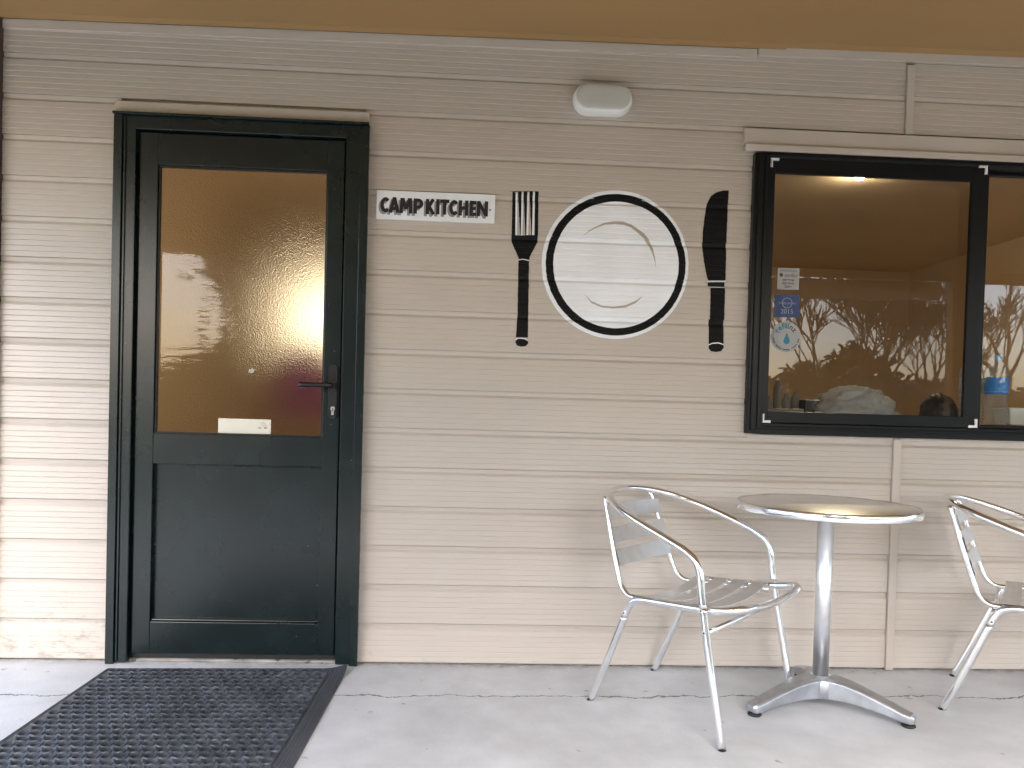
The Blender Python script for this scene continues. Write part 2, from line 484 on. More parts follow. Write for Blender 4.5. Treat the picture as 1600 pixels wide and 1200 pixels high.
def bottle_plastic():
    m = thin_glass('clear_bottle_plastic', (0.90, 0.93, 0.96), 1.75, 0.06)
    t = m.node_tree
    o = [n for n in t.nodes if n.type == 'OUTPUT_MATERIAL'][0]
    src = o.inputs[0].links[0].from_socket
    d = t.nodes.new('ShaderNodeBsdfTranslucent'); d.inputs[0].default_value = (0.8, 0.85, 0.9, 1)
    x = t.nodes.new('ShaderNodeMixShader'); x.inputs[0].default_value = 0.20
    t.links.new(src, x.inputs[1]); t.links.new(d.outputs[0], x.inputs[2]); t.links.new(x.outputs[0], o.inputs[0])
    return m
M['pet'] = bottle_plastic()

# ------------------------------------------------------------------ ground and slab
g = MB(); g.add([(-400, -400, -0.13), (400, -400, -0.13), (400, 400, -0.13), (-400, 400, -0.13)], [(0, 1, 2, 3)])
tag(g.build('ground', M['grass']), kind='structure')
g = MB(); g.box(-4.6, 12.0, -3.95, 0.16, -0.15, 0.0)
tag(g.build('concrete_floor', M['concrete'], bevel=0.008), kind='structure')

# ------------------------------------------------------------------ building with weatherboards
Z0, PITCH, NB = 0.0082, 0.15, 16
XL, XR = -1.794, 4.2
PROF = []
for i in range(6):
    t = 0.0203 * i
    PROF += [(t, 0.0), (t + 0.0020, -0.0006), (t + 0.0178, 0.0016), (t + 0.0198, 0.0025)]
PROF += [(0.1220, 0.0004), (0.1232, 0.0006), (0.1328, 0.0074), (0.1470, 0.0046), (0.1477, 0.0080), (0.1494, 0.0080)]

def surf(z):
    """front face of the boards at height z"""
    t = (z - Z0) % PITCH
    for (t0, y0), (t1, y1) in zip(PROF, PROF[1:]):
        if t0 <= t <= t1: return y0 + (y1 - y0) * (t - t0) / (t1 - t0)
    return PROF[-1][1] if t > PROF[-1][0] else PROF[0][1]

B = empty('camp_kitchen_building', (0, 0, 0))
tag(B, 'beige weatherboard building with dark green door and charcoal window', 'building')

def board(k, x0, x1, zcut=None):
    zb = Z0 + PITCH * k
    pr = [(0.0, 0.0110)] + PROF + [(0.156, 0.0085)]
    pr = [(zb + a, b) for a, b in pr]
    if zcut:
        cut = []
        for (a, b), (c, d) in zip(pr, pr[1:]):
            cut.append((a, b))
            if a < zcut < c:
                cut.append((zcut, b + (d - b) * (zcut - a) / (c - a)))
                break
        pr = cut
    m = MB()
    n = len(pr)
    dx = random.uniform(-0.0008, 0.0008)
    dy = random.uniform(-0.0006, 0.0006)
    m.add([(x0 + dx, y + dy, z) for z, y in pr] + [(x1 + dx, y + dy, z) for z, y in pr],
          [(i, n + i, n + i + 1, i + 1) for i in range(n - 1)])
    # returned ends
    for s, x in ((0, x0 + dx), (n, x1 + dx)):
        m.add([(x, y + dy, z) for z, y in pr] + [(x, 0.019, z) for z, y in pr], [(i, i + 1, n + i + 1, n + i) for i in range(n - 1)])
    return m.build('weatherboard', M['siding'], B)

JX0, JX1 = 1.622, 1.653
for k in range(NB):
    if k >= 14:
        segs = [(XL, JX0 - 0.001), (JX1 + 0.001, XR)]
    elif k <= 5:
        segs = [(XL, -1.368), (-0.462, JX0 - 0.001), (JX1 + 0.001, XR)]
    else:
        segs = [(XL, -1.368), (-0.462, 1.040), (2.93, XR)]
    for a, b in segs:
        board(k, a, b, zcut=2.40 if k == 15 else None)

def part(name, mat, boxes, parent=B, bevel=0.0):
    m = MB()
    for b in boxes: m.box(*b)
    return m.build(name, M[mat], parent, bevel=bevel)

# joint covers, flashings, cornice trim
part('joint_cover', 'trim', [(JX0, JX1, -0.010, 0.015, 0.002, 0.915)], bevel=0.002)
part('joint_cover', 'trim', [(JX0, JX1, -0.010, 0.015, 2.104, 2.372)], bevel=0.002)
part('door_head_flashing', 'trim', [(-1.384, -0.449, -0.016, 0.012, 2.0445, 2.0915)], bevel=0.003)
part('window_head_flashing', 'trim', [(0.984, 3.0, -0.016, 0.012, 2.036, 2.099)], bevel=0.003)
part('window_head_drip', 'trim', [(0.987, 3.0, -0.030, 0.010, 2.0085, 2.0345)], bevel=0.003)
part('window_board_tab', 'trim', [(1.040, 2.93, -0.001, 0.012, 0.905, 0.930)])
def tilt_strip(name, x0, x1, h, y0, lift):
    m = MB()
    def zc(x): return 2.3985 + 0.0105 * x + lift
    m.add([(x0, y0, zc(x0) - h), (x1, y0, zc(x1) - h), (x1, 0.012, zc(x1) - h), (x0, 0.012, zc(x0) - h),
           (x0, y0, zc(x0)), (x1, y0, zc(x1)), (x1, 0.012, zc(x1)), (x0, 0.012, zc(x0))],
          [(0, 3, 2, 1), (4, 5, 6, 7), (0, 1, 5, 4), (1, 2, 6, 5), (2, 3, 7, 6), (3, 0, 4, 7)])
    return m.build(name, M['trim'], B, bevel=0.0015)
tilt_strip('cornice_trim', XL, 1.026, 0.034, -0.009, -0.005)
tilt_strip('cornice_trim', 1.030, XR, 0.034, -0.010, 0.004)
# brown corner board and the wall behind the boards
part('corner_board', 'brown', [(-1.845, -1.796, -0.030, 0.14, 0.0, 2.5)], bevel=0.004)
part('inner_wall', 'inwall', [(-1.80, -1.36, 0.020, 0.13, 0.0, 2.6), (-0.47, 1.05, 0.020, 0.13, 0.0, 2.6), (2.92, 4.2, 0.020, 0.13, 0.0, 2.6),
                              (-1.358, -0.472, 0.020, 0.13, 2.03, 2.6), (1.052, 2.918, 0.020, 0.13, 0.0, 0.925), (1.052, 2.918, 0.020, 0.13, 2.0, 2.6)])
part('room_shell', 'inwall', [(-1.80, 4.2, 4.6, 4.7, 0.0, 2.6), (-1.90, -1.80, 0.14, 4.7, 0.0, 2.6), (4.2, 4.3, 0.02, 4.7, 0.0, 2.6),
                              (-1.80, 4.2, 0.132, 4.6, 2.45, 2.55)])
part('room_floor', 'infloor', [(-1.80, 4.2, 0.165, 4.6, -0.05, 0.0)])
part('kitchen_worktop', 'bench', [(0.3, 4.1, 0.135, 0.62, 0.94, 0.98)], bevel=0.004)
part('wall_switch', 'cream', [(3.75, 3.83, 4.585, 4.598, 1.27, 1.37)], bevel=0.003)

# ------------------------------------------------------------------ door
D = part('door', 'dark', [(-1.362, -1.300, -0.028, 0.06, 0.004, 2.035), (-0.529, -0.448, -0.028, 0.06, 0.004, 2.035),
                          (-1.300, -0.529, -0.028, 0.06, 1.987, 2.035)], bevel=0.003)
part('frame_flange', 'dark', [(-1.376, -1.345, -0.038, -0.0285, 0.0, 2.034)], D, 0.002)
part('frame_flange', 'dark', [(-0.476, -0.444, -0.036, -0.0285, -0.0, 2.034)], D, 0.002)
part('frame_bead', 'dark', [(-1.341, -1.333, -0.034, -0.0285, 0.01, 2.030)], D, 0.002)
part('head_drip', 'dark', [(-1.378, -0.446, -0.046, 0.0, 2.0355, 2.0435)], D, 0.001)
part('frame_gap', 'gasket', [(-1.2995, -1.2925, 0.006, 0.05, 0.032, 1.983), (-0.5375, -0.5295, 0.006, 0.05, 0.032, 1.983), (-1.2995, -0.5295, 0.006, 0.05, 1.983, 1.9865)], D)
part('threshold_bar', 'gasket', [(-1.300, -0.529, 0.004, 0.05, 0.0125, 0.0315)], D)
part('stile', 'dark', [(-1.2915, -1.226, -0.008, 0.036, 0.033, 1.982)], D, 0.002)
part('stile', 'dark', [(-0.600, -0.5385, -0.008, 0.036, 0.033, 1.982)], D, 0.002)
part('top_rail', 'dark', [(-1.2255, -0.6005, -0.0075, 0.036, 1.866, 1.982)], D, 0.002)
part('middle_rail', 'dark', [(-1.2255, -0.6005, -0.0075, 0.036, 0.750, 0.864)], D, 0.002)
part('bottom_rail', 'dark', [(-1.2255, -0.6005, -0.0075, 0.036, 0.033, 0.153)], D, 0.002)
part('lower_panel', 'dark', [(-1.2255, -0.6005, 0.016, 0.030, 0.1535, 0.7495)], D)
part('panel_bead', 'dark', [(-1.2250, -0.6010, 0.0005, 0.0155, 0.1535, 0.161)], D, 0.003)
part('glazing_bead', 'gasket', [(-1.2250, -1.219, 0.000, 0.014, 0.865, 1.865), (-0.606, -0.6010, 0.000, 0.014, 0.865, 1.865),
                                (-1.219, -0.606, 0.000, 0.014, 0.865, 0.870), (-1.219, -0.606, 0.000, 0.014, 1.859, 1.865)], D)
def sheet(name, mat, x0, x1, z0, z1, y, parent):
    m = MB(); m.add([(x0, y, z0), (x1, y, z0), (x1, y, z1), (x0, y, z1)], [(0, 1, 2, 3)])
    return m.build(name, M[mat], parent, recalc=False)
sheet('pane', 'obscure', -1.2250, -0.601, 0.8645, 1.8655, 0.0150, D)
m = MB()
def stadium_z(cx, z0, z1, r, n=10):
    return [(cx + r * math.cos(a), z1 - r + r * math.sin(a)) for a in [PI * i / n for i in range(n + 1)]] + \
           [(cx + r * math.cos(a), z0 + r + r * math.sin(a)) for a in [PI + PI * i / n for i in range(n + 1)]]
m.prism_y(stadium_z(-0.5625, 0.935, 1.140, 0.0155), -0.022, -0.0085)
m.build('handle_plate', M['black'], D, bevel=0.003)
m = MB()
m.tube(smooth_path([(-0.5625, -0.020, 1.062), (-0.5625, -0.045, 1.062), (-0.5665, -0.060, 1.062), (-0.585, -0.066, 1.062), (-0.62, -0.066, 1.061), (-0.678, -0.064, 1.061)], 5), 0.0088, 14)
m.lathe([(0.0145, -0.008), (0.0145, 0.008)], 20)
lv = m.build('lever', M['black'], D)
# the collar of the lever was turned on the z axis: lay it along y
me = lv.data
for v in list(me.vertices)[-40:]:
    x, y, z = v.co
    v.co = (-0.5625 + x, -0.028 + z, 1.062 + y)
m = MB(); m.prism_y([(-0.559 + 0.0085 * math.cos(a), 0.974 + 0.0085 * math.sin(a)) for a in [2 * PI * i / 18 for i in range(18)]], -0.0265, -0.0222)
m.prism_y([(-0.5635, 0.950), (-0.5545, 0.950), (-0.5545, 0.968), (-0.5635, 0.968)], -0.0262, -0.0222)
kc = m.build('key_cylinder', M['steel'], D)
m = MB(); m.prism_y([(-0.5605, 0.964), (-0.5575, 0.964), (-0.5575, 0.976), (-0.5605, 0.976)], -0.0268, -0.0264); m.build('keyhole', M['gasket'], D)
# door sill of rough concrete
part('door_sill', 'sill', [(-1.335, -0.48, -0.010, 0.135, 0.0, 0.012)], bevel=0.006)

tap = empty('push_plate', (-0.895, 0.0145, 0.868))
tag(tap, 'cream plastic plate with small hand icon stuck low on the door glass', 'door plate')
m = MB(); m.box(-0.0985, 0.0985, -0.004, 0.0, 0.0, 0.058); m.build('plate', M['cream'], tap, bevel=0.0018)
m = MB()
for x0 in (0.052, 0.073):
    m.flat_y([(x0, 0.0235), (x0 + 0.012, 0.0235), (x0 + 0.012, 0.0265), (x0, 0.0265)], -0.0046)
m.build('dash', M['signblack'], tap)
m = MB(); m.tube(smooth_path([(0.064, -0.0048, 0.040), (0.066, -0.0048, 0.046), (0.072, -0.0048, 0.045), (0.077, -0.0048, 0.038), (0.083, -0.0048, 0.034), (0.082, -0.0048, 0.028), (0.073, -0.0048, 0.031), (0.068, -0.0048, 0.034), (0.064, -0.0048, 0.040)], 4), 0.0006, 5)
m.build('hand_icon', M['signgrey'], tap)
m = MB(); m.prism_y([(-0.885, 1.102), (-0.873, 1.099), (-0.864, 1.104), (-0.863, 1.114), (-0.872, 1.117), (-0.884, 1.115)], 0.0140, 0.0147)
tag(m.build('tape_remnant', M['bench2']), 'small torn pale tape remnant on the frosted door glass', 'tape scrap')

# ------------------------------------------------------------------ window
W = MB()
for b in [(1.024, 1.088, -0.030, 0.06, 0.923, 2.003), (2.86, 2.925, -0.030, 0.06, 0.923, 2.003), (1.088, 2.86, -0.030, 0.06, 0.923, 0.966), (1.088, 2.86, -0.030, 0.06, 1.984, 2.003)]:
    W.box(*b)
W = W.build('window', M['winframe'], B, bevel=0.004)
part('frame_ridge', 'winframe', [(1.036, 1.056, -0.038, -0.0305, 0.936, 1.995)], W, 0.006)
part('frame_ridge', 'winframe', [(1.062, 1.074, -0.036, -0.0305, 0.946, 1.992)], W, 0.004)
part('frame_ridge', 'winframe', [(1.056, 2.90, -0.036, -0.0305, 0.941, 0.952)], W, 0.004)
part('frame_ridge', 'winframe', [(1.078, 2.90, -0.035, -0.0305, 1.989, 1.998)], W, 0.003)
part('sash', 'winframe', [(1.089, 1.10, 0.004, 0.032, 0.967, 1.983), (1.93, 1.975, 0.004, 0.032, 0.967, 1.983), (1.10, 1.93, 0.004, 0.032, 0.967, 0.985), (1.10, 1.93, 0.004, 0.032, 1.965, 1.983)], W, 0.002)
part('sash', 'winframe', [(1.976, 1.990, 0.034, 0.058, 0.967, 1.983), (2.82, 2.859, 0.034, 0.058, 0.967, 1.983), (1.990, 2.82, 0.034, 0.058, 0.967, 0.980), (1.990, 2.82, 0.034, 0.058, 1.972, 1.983)], W, 0.002)
sheet('pane', 'glass', 1.10, 1.93, 0.985, 1.965, 0.016, W)
sheet('pane', 'glass', 1.990, 2.82, 0.980, 1.972, 0.044, W)
SC = part('insect_screen', 'winframe', [(1.082, 1.106, -0.026, -0.010, 0.968, 1.986), (1.886, 1.944, -0.026, -0.010, 0.968, 1.990), (1.106, 1.886, -0.026, -0.010, 0.968, 1.010), (1.106, 1.886, -0.026, -0.010, 1.926, 1.988)], W, 0.002)
m = MB(); m.add([(1.106, -0.018, 1.010), (1.886, -0.018, 1.010), (1.886, -0.018, 1.926), (1.106, -0.018, 1.926)], [(0, 1, 2, 3)])
m.build('screen_mesh', M['screen'], W)
def corner(cx, cz, sx, sz, a=0.033, t=0.0085):
    m = MB()
    P = [(0, 0), (a, 0), (a, t), (t, t), (t, a), (0, a)]
    m.prism_y([(cx + sx * p[0], cz + sz * p[1]) for p in (P if sx * sz > 0 else P[::-1])], -0.0300, -0.0262)
    m.build('corner_bracket', M['white'], W, bevel=0.001)
corner(1.084, 0.966, 1, 1); corner(1.942, 0.968, -1, 1); corner(1.084, 1.982, 1, -1); corner(1.944, 1.990, -1, -1)

# ------------------------------------------------------------------ canopy over the patio
V = empty('patio_canopy', (0, 0, 0))
tag(V, 'deep tan soffited canopy roof over the patio', 'canopy')
X0, X1, YF = -2.58, 9.0, -3.6
FALL = 0.045
def zc(x): return 2.3985 + 0.0105 * x + 0.0015
m = MB()
xs = [X0, 1.18, 4.9, X1]
for i in range(3):
    a, b = xs[i] + (0.0015 if i else 0), xs[i + 1] - 0.0015
    lo = 0.006 if i else 0.0
    q = MB()
    q.add([(a, YF, zc(a) + lo + FALL * YF), (b, YF, zc(b) + lo + FALL * YF), (b, -0.001, zc(b) + lo), (a, -0.001, zc(a) + lo),
           (a, YF, zc(a) + 0.02 + FALL * YF), (b, YF, zc(b) + 0.02 + FALL * YF), (b, -0.001, zc(b) + 0.02), (a, -0.001, zc(a) + 0.02)],
          [(0, 3, 2, 1), (4, 5, 6, 7), (0, 1, 5, 4), (1, 2, 6, 5), (2, 3, 7, 6), (3, 0, 4, 7)])
    q.build('soffit_panel', M['soffit'], V)
q = MB()
for a, b, dz in ((X0 + 0.01, 1.135, 0.0), (1.14, XR, 0.006)):
    q.add([(a, -0.055, zc(a) - 0.001 + dz), (b, -0.055, zc(b) - 0.001 + dz), (b, -0.0125, zc(b) - 0.007 + dz), (a, -0.0125, zc(a) - 0.007 + dz),
           (a, -0.055, zc(a) + 0.003 + dz), (b, -0.055, zc(b) + 0.003 + dz), (b, -0.0125, zc(b) + 0.003 + dz), (a, -0.0125, zc(a) + 0.003 + dz)],
          [(0, 3, 2, 1), (4, 5, 6, 7), (0, 1, 5, 4), (1, 2, 6, 5), (2, 3, 7, 6), (3, 0, 4, 7)])
q.build('soffit_moulding', M['soffit'], V)
q = MB(); q.box(X0 - 0.03, X1, YF - 0.2, 0.2, 2.53, 2.60); q.build('roof_deck', M['brown'], V)
q = MB(); q.box(X0 - 0.03, X1, YF - 0.05, YF - 0.002, 2.20, 2.53); q.build('front_fascia', M['soffit'], V)
q = MB(); q.box(X0 - 0.03, X0 - 0.002, YF, 0.2, 2.19, 2.53); q.build('side_fascia', M['soffit'], V)
for px in (4.05, 8.7):
    q = MB(); q.box(px - 0.05, px + 0.05, YF + 0.02, YF + 0.12, 0.0, 2.20); q.build('post', M['soffit'], V, bevel=0.006)
blind = empty('rolled_blind', (0, 0, 0))
tag(blind, 'rolled up tan canvas blind hanging under the canopy edge', 'blind')
q = MB(); q.tube([(1.2, YF + 0.1, 2.075), (1.6, YF + 0.1, 2.08), (2.4, YF + 0.1, 2.07), (3.0, YF + 0.1, 2.08), (3.5, YF + 0.1, 2.085), (3.86, YF + 0.1, 2.09), (3.89, YF + 0.1, 2.09)], [0.085, 0.09, 0.09, 0.085, 0.08, 0.078, 0.05], 16)
q.build('canvas_roll', M['awning'], blind)
q = MB()
for (a, b) in (((2.7, 2.0), (2.95, 0.9)), ((4.55, 2.2), (4.50, 0.9)), ((4.75, 2.2), (4.3, 0.9))):
    q = MB()
    q.tube([(a[0], YF + 0.1, a[1]), (b[0], YF + 0.15, b[1])], 0.008, 6)
    q.build('rope', M['awning'], blind)

# ------------------------------------------------------------------ painted fork, plate and knife
def paint(name, polys, mat, parent, off, step=0.0025, jit=0.0):
    """paint skin that follows the relief of the boards; polys are closed (x, z) outlines, even-odd filled"""
    zmin = min(p[1] for q in polys for p in q); zmax = max(p[1] for q in polys for p in q)
    lv = set()
    z = zmin
    while z < zmax: lv.add(round(z, 5)); z += step
    lv.add(round(zmax, 5))
    for k in range(NB):
        for t, _ in PROF:
            q = Z0 + PITCH * k + t
            if zmin < q < zmax: lv.add(round(q, 5))
    for k in range(NB):
        q = Z0 + PITCH * k - 0.0003
        if zmin < q < zmax: lv.add(round(q, 5))
    lv = sorted(lv)
    m = MB()
    for a, b in zip(lv, lv[1:]):
        zm = (a + b) / 2
        xs = []
        for q in polys:
            for (x0, z0), (x1, z1) in zip(q, q[1:] + q[:1]):
                if (z0 <= zm) != (z1 <= zm):
                    s = (x1 - x0) / (z1 - z0)
                    j = jit * noise.noise(Vector((x0 * 9, zm * 55, 3.1))) if jit else 0
                    xs.append((x0 + s * (zm - z0) + j, s))
        xs.sort()
        ya, yb = surf(a + 1e-5) - off, surf(b - 1e-5) - off
        if ((b - Z0 + 1e-5) % PITCH) < 2e-5 * 1.5: yb = -off       # under the lip of the next board
        for (xa, sa), (xb, sb) in zip(xs[0::2], xs[1::2]):
            h = (b - a) / 2
            m.add([(xa - sa * h, ya, a), (xb - sb * h, ya, a), (xb + sb * h, yb, b), (xa + sa * h, yb, b)], [(0, 1, 2, 3)])
    return m.build(name, M[mat], parent, recalc=False)

FORK = [(0.097,1.822),(0.113,1.823),(0.115,1.656),(0.13,1.657),(0.118,1.823),(0.132,1.824),(0.135,1.657),(0.15,1.658),(0.139,1.824),(0.154,1.825),(0.156,1.658),(0.173,1.659),(0.162,1.825),(0.175,1.826),(0.177,1.659),(0.186,1.659),(0.183,1.826),(0.197,1.826),(0.199,1.659),(0.198,1.633),(0.169,1.574),(0.168,1.554),(0.17,1.359),(0.171,1.267),(0.125,1.266),(0.129,1.357),(0.127,1.553),(0.126,1.572),(0.098,1.63),(0.098,1.656)]
FORKCAP = [(0.124,1.258),(0.14,1.263),(0.159,1.262),(0.172,1.254),(0.173,1.244),(0.164,1.234),(0.147,1.231),(0.131,1.235),(0.124,1.246)]
FORKLINE = [(0.126,1.564),(0.144,1.567),(0.167,1.563),(0.168,1.559),(0.145,1.564),(0.126,1.56)]
FORKCAPL = [(0.124,1.258),(0.13,1.264),(0.146,1.266),(0.163,1.263),(0.171,1.256),(0.172,1.253),(0.16,1.26),(0.143,1.262),(0.132,1.261),(0.126,1.254)]
KNIFE = [(0.934,1.86),(0.91,1.858),(0.884,1.85),(0.864,1.835),(0.853,1.813),(0.846,1.783),(0.841,1.743),(0.837,1.691),(0.838,1.631),(0.846,1.579),(0.854,1.543),(0.864,1.509),(0.933,1.512),(0.931,1.635),(0.932,1.747)]
BOL = [(0.864,1.503),(0.93,1.507),(0.931,1.487),(0.865,1.488)]
HAND = [(0.875,1.482),(0.932,1.484),(0.933,1.364),(0.931,1.359),(0.933,1.266),(0.913,1.272),(0.89,1.27),(0.874,1.263),(0.872,1.359),(0.876,1.362)]
KCAP = [(0.875,1.259),(0.89,1.266),(0.913,1.268),(0.933,1.262),(0.934,1.252),(0.924,1.238),(0.904,1.234),(0.884,1.237),(0.874,1.249)]
A1 = [(0.37,1.661),(0.391,1.681),(0.417,1.699),(0.456,1.717),(0.495,1.724),(0.528,1.723),(0.558,1.714),(0.585,1.697),(0.609,1.681),(0.63,1.656),(0.644,1.627),(0.655,1.585),(0.659,1.549),(0.654,1.572),(0.645,1.601),(0.629,1.633),(0.61,1.66),(0.586,1.681),(0.559,1.701),(0.529,1.711),(0.496,1.713),(0.456,1.709),(0.417,1.693),(0.391,1.677)]
A2 = [(0.383,1.443),(0.412,1.415),(0.452,1.399),(0.499,1.396),(0.545,1.404),(0.584,1.422),(0.613,1.444),(0.584,1.413),(0.545,1.394),(0.499,1.389),(0.452,1.392),(0.412,1.407)]
GAPS = [[(0.109,1.818),(0.116,1.819),(0.119,1.658),(0.112,1.657)],[(0.132,1.819),(0.139,1.82),(0.139,1.657),(0.133,1.657)],[(0.154,1.82),(0.161,1.82),(0.162,1.658),(0.154,1.658)],[(0.175,1.821),(0.183,1.821),(0.184,1.659),(0.176,1.659)]]
KLINES = [[(0.863,1.509),(0.934,1.512),(0.934,1.508),(0.863,1.505)],[(0.864,1.487),(0.932,1.487),(0.932,1.484),(0.864,1.484)],[(0.874,1.263),(0.89,1.27),(0.913,1.272),(0.933,1.266),(0.933,1.262),(0.913,1.268),(0.89,1.266),(0.874,1.259)]]
def circle(cx, cz, r, n=96): return [(cx + r * math.cos(2 * PI * i / n), cz + r * math.sin(2 * PI * i / n)) for i in range(n)]

fk = empty('painted_fork', (0, 0, 0)); tag(fk, 'black fork painted on the weatherboards left of the white plate', 'mural')
paint('fork_shape', [FORK], 'paintblack', fk, 0.0010, jit=0.001)
for q_ in GAPS: paint('tine_gap', [q_], 'paintwhite', fk, 0.0014)
paint('handle_end', [FORKCAP], 'paintblack', fk, 0.0011)
for q_ in (FORKLINE, FORKCAPL): paint('highlight_line', [q_], 'paintwhite', fk, 0.0016, 0.001)
pt = empty('painted_plate', (0, 0, 0)); tag(pt, 'round white dinner plate with black ring painted on the weatherboards', 'mural')
CX, CZ = 0.503, 1.557
paint('outer_edge', [circle(CX - 0.002, CZ, 0.285), circle(CX, CZ, 0.268)], 'paintwhite', pt, 0.0008, jit=0.001)
paint('black_ring', [circle(CX, CZ, 0.2715), circle(CX + 0.001, CZ, 0.2435)], 'paintblack', pt, 0.0011, jit=0.0015)
paint('plate_centre', [circle(CX + 0.001, CZ, 0.2435)], 'paintwhite', pt, 0.0008)
paint('shading_arc', [A1], 'painttan', pt, 0.0011)
paint('shading_arc', [A2], 'painttan', pt, 0.0011)
kn = empty('painted_knife', (0, 0, 0)); tag(kn, 'black table knife painted on the weatherboards between plate and window', 'mural')
paint('blade', [KNIFE], 'paintblack', kn, 0.0010, jit=0.001)
paint('bolster', [BOL], 'paintblack', kn, 0.0010)
paint('handle_shape', [HAND], 'paintblack', kn, 0.0010, jit=0.001)
paint('handle_end', [KCAP], 'paintblack', kn, 0.0010)
for q_ in KLINES: paint('highlight_line', [q_], 'paintwhite', kn, 0.0016, 0.001)

# ------------------------------------------------------------------ sign with hand-lettered words
sg = empty('wall_sign', (-0.416, -0.0005, 1.6955)); tag(sg, 'white rectangular sign lettered CAMP KITCHEN beside the door', 'sign')
m = MB(); m.box(0, 0.4475, -0.0085, 0, 0, 0.1085); m.build('board', M['signwhite'], sg, bevel=0.0012)
def strokes(m, lines, t, y, ox, oz, w, h):
    """flat strokes of width t (in letter heights); each stroke lies a hair in front of the one before"""
    k = 0
    for ln in lines:
        for (x0, z0), (x1, z1) in zip(ln, ln[1:]):
            a, b = Vector((ox + x0 * w, oz + z0 * h)), Vector((ox + x1 * w, oz + z1 * h))
            d = (b - a)
            if d.length < 1e-6: continue
            d.normalize()
            n = Vector((-d.y, d.x)) * t * h / 2
            e = d * t * h * (0.28 if len(ln) > 2 else 0.0)
            P = [a - n - e, b - n + e, b + n + e, a + n - e]
            m.flat_y([(q.x, q.y) for q in P], y - 0.00004 * k)
            k += 1
def arc(cx, cz, rx, rz, a0, a1, n=10):
    return [(cx + rx * math.cos(math.radians(a0 + (a1 - a0) * i / n)), cz + rz * math.sin(math.radians(a0 + (a1 - a0) * i / n))) for i in range(n + 1)]
GL = {'C': [arc(0.56, 0.5, 0.38, 0.38, 55, 305, 12)],
      'A': [[(0.14, 0.0), (0.5, 1.0)], [(0.86, 0.0), (0.5, 1.0)], [(0.25, 0.28), (0.75, 0.28)], [(0.36, 0.90), (0.64, 0.90)]],
      'M': [[(0.12, 0), (0.18, 1)], [(0.88, 0), (0.82, 1)], [(0.22, 0.98), (0.5, 0.28)], [(0.78, 0.98), (0.5, 0.28)]],
      'P': [[(0.18, 0), (0.18, 1)], [(0.18, 0.88), (0.5, 0.88)] , arc(0.48, 0.66, 0.34, 0.22, 90, -90, 8), [(0.5, 0.44), (0.18, 0.44)]],
      'K': [[(0.18, 0), (0.18, 1)], [(0.26, 0.42), (0.80, 1.0)], [(0.34, 0.52), (0.86, 0.0)]],
      'I': [[(0.5, 0), (0.5, 1)]],
      'T': [[(0.5, 0), (0.5, 1)], [(0.0, 0.88), (1.0, 0.88)]],
      'H': [[(0.17, 0), (0.17, 1)], [(0.83, 0), (0.83, 1)], [(0.17, 0.5), (0.83, 0.5)]],
      'E': [[(0.22, 0), (0.22, 1)], [(0.2, 0.88), (0.96, 0.88)], [(0.2, 0.5), (0.86, 0.5)], [(0.2, 0.12), (0.96, 0.12)]],
      'N': [[(0.15, 0), (0.15, 1)], [(0.85, 0), (0.85, 1)], [(0.15, 0.94), (0.85, 0.06)]]}
PXM = 0.4475 / 983
LET = [('C', 190, 262), ('A', 258, 348), ('M', 348, 452), ('P', 462, 542), ('K', 563, 640), ('I', 650, 676), ('T', 680, 758), ('C', 758, 832), ('H', 836, 916), ('E', 928, 986), ('N', 988, 1080)]
sh = MB()
for ch, a, b in LET:
    tt = 0.225
    oz = 0.0245 + random.uniform(-0.0006, 0.0006)
    q = MB(); strokes(q, GL[ch], tt, -0.0099, (a - 155) * PXM, oz, (b - a) * PXM, 0.0575)
    q.build('letter', M['signblack'], sg, recalc=False)
    s2 = MB(); strokes(s2, GL[ch], tt * 0.94, -0.0089, (a - 155 - 16) * PXM, oz - 0.0078, (b - a) * PXM, 0.0575)
    s2.build('letter_shadow', M['signgrey'], sg, recalc=False)
m = MB(); m.prism_y([(0.4295 + 0.004 * math.cos(a), 0.050 + 0.004 * math.sin(a)) for a in [2 * PI * i / 12 for i in range(12)]], -0.0105, -0.008); m.build('screw', M['signgrey'], sg)

# ------------------------------------------------------------------ bulkhead light
bl = empty('bulkhead_light', (0.429, -0.001, 2.176)); tag(bl, 'oval off white bulkhead light mounted high on the wall, unlit', 'wall light')
def stad(w, h, n=14):
    r = h / 2
    return [(w / 2 - r + r * math.cos(a), r * math.sin(a)) for a in [-PI / 2 + PI * i / n for i in range(n + 1)]] + \
           [(-w / 2 + r + r * math.cos(a), r * math.sin(a)) for a in [PI / 2 + PI * i / n for i in range(n + 1)]]
def loft(name, rings, mat, parent):
    m = MB()
    n = len(rings[0][0])
    vv = [(p[0], y, p[1]) for ring, y in rings for p in ring]
    m.add(vv, [(i * n + k, i * n + (k + 1) % n, (i + 1) * n + (k + 1) % n, (i + 1) * n + k) for i in range(len(rings) - 1) for k in range(n)], True)
    last = [(p[0], rings[-1][1], p[1]) for p in rings[-1][0]]
    m.add(last, [tuple(range(n))])
    return m.build(name, M[mat], parent)
loft('base_shell', [(stad(0.226, 0.112), 0.003), (stad(0.228, 0.114), -0.012), (stad(0.224, 0.110), -0.030), (stad(0.214, 0.100), -0.047), (stad(0.208, 0.094), -0.0505)], 'white', bl)
loft('lens_cover', [(stad(0.206, 0.092), -0.0500), (stad(0.2045, 0.0905), -0.0525), (stad(0.196, 0.082), -0.0545), (stad(0.170, 0.056), -0.0553)], 'lampshell', bl)

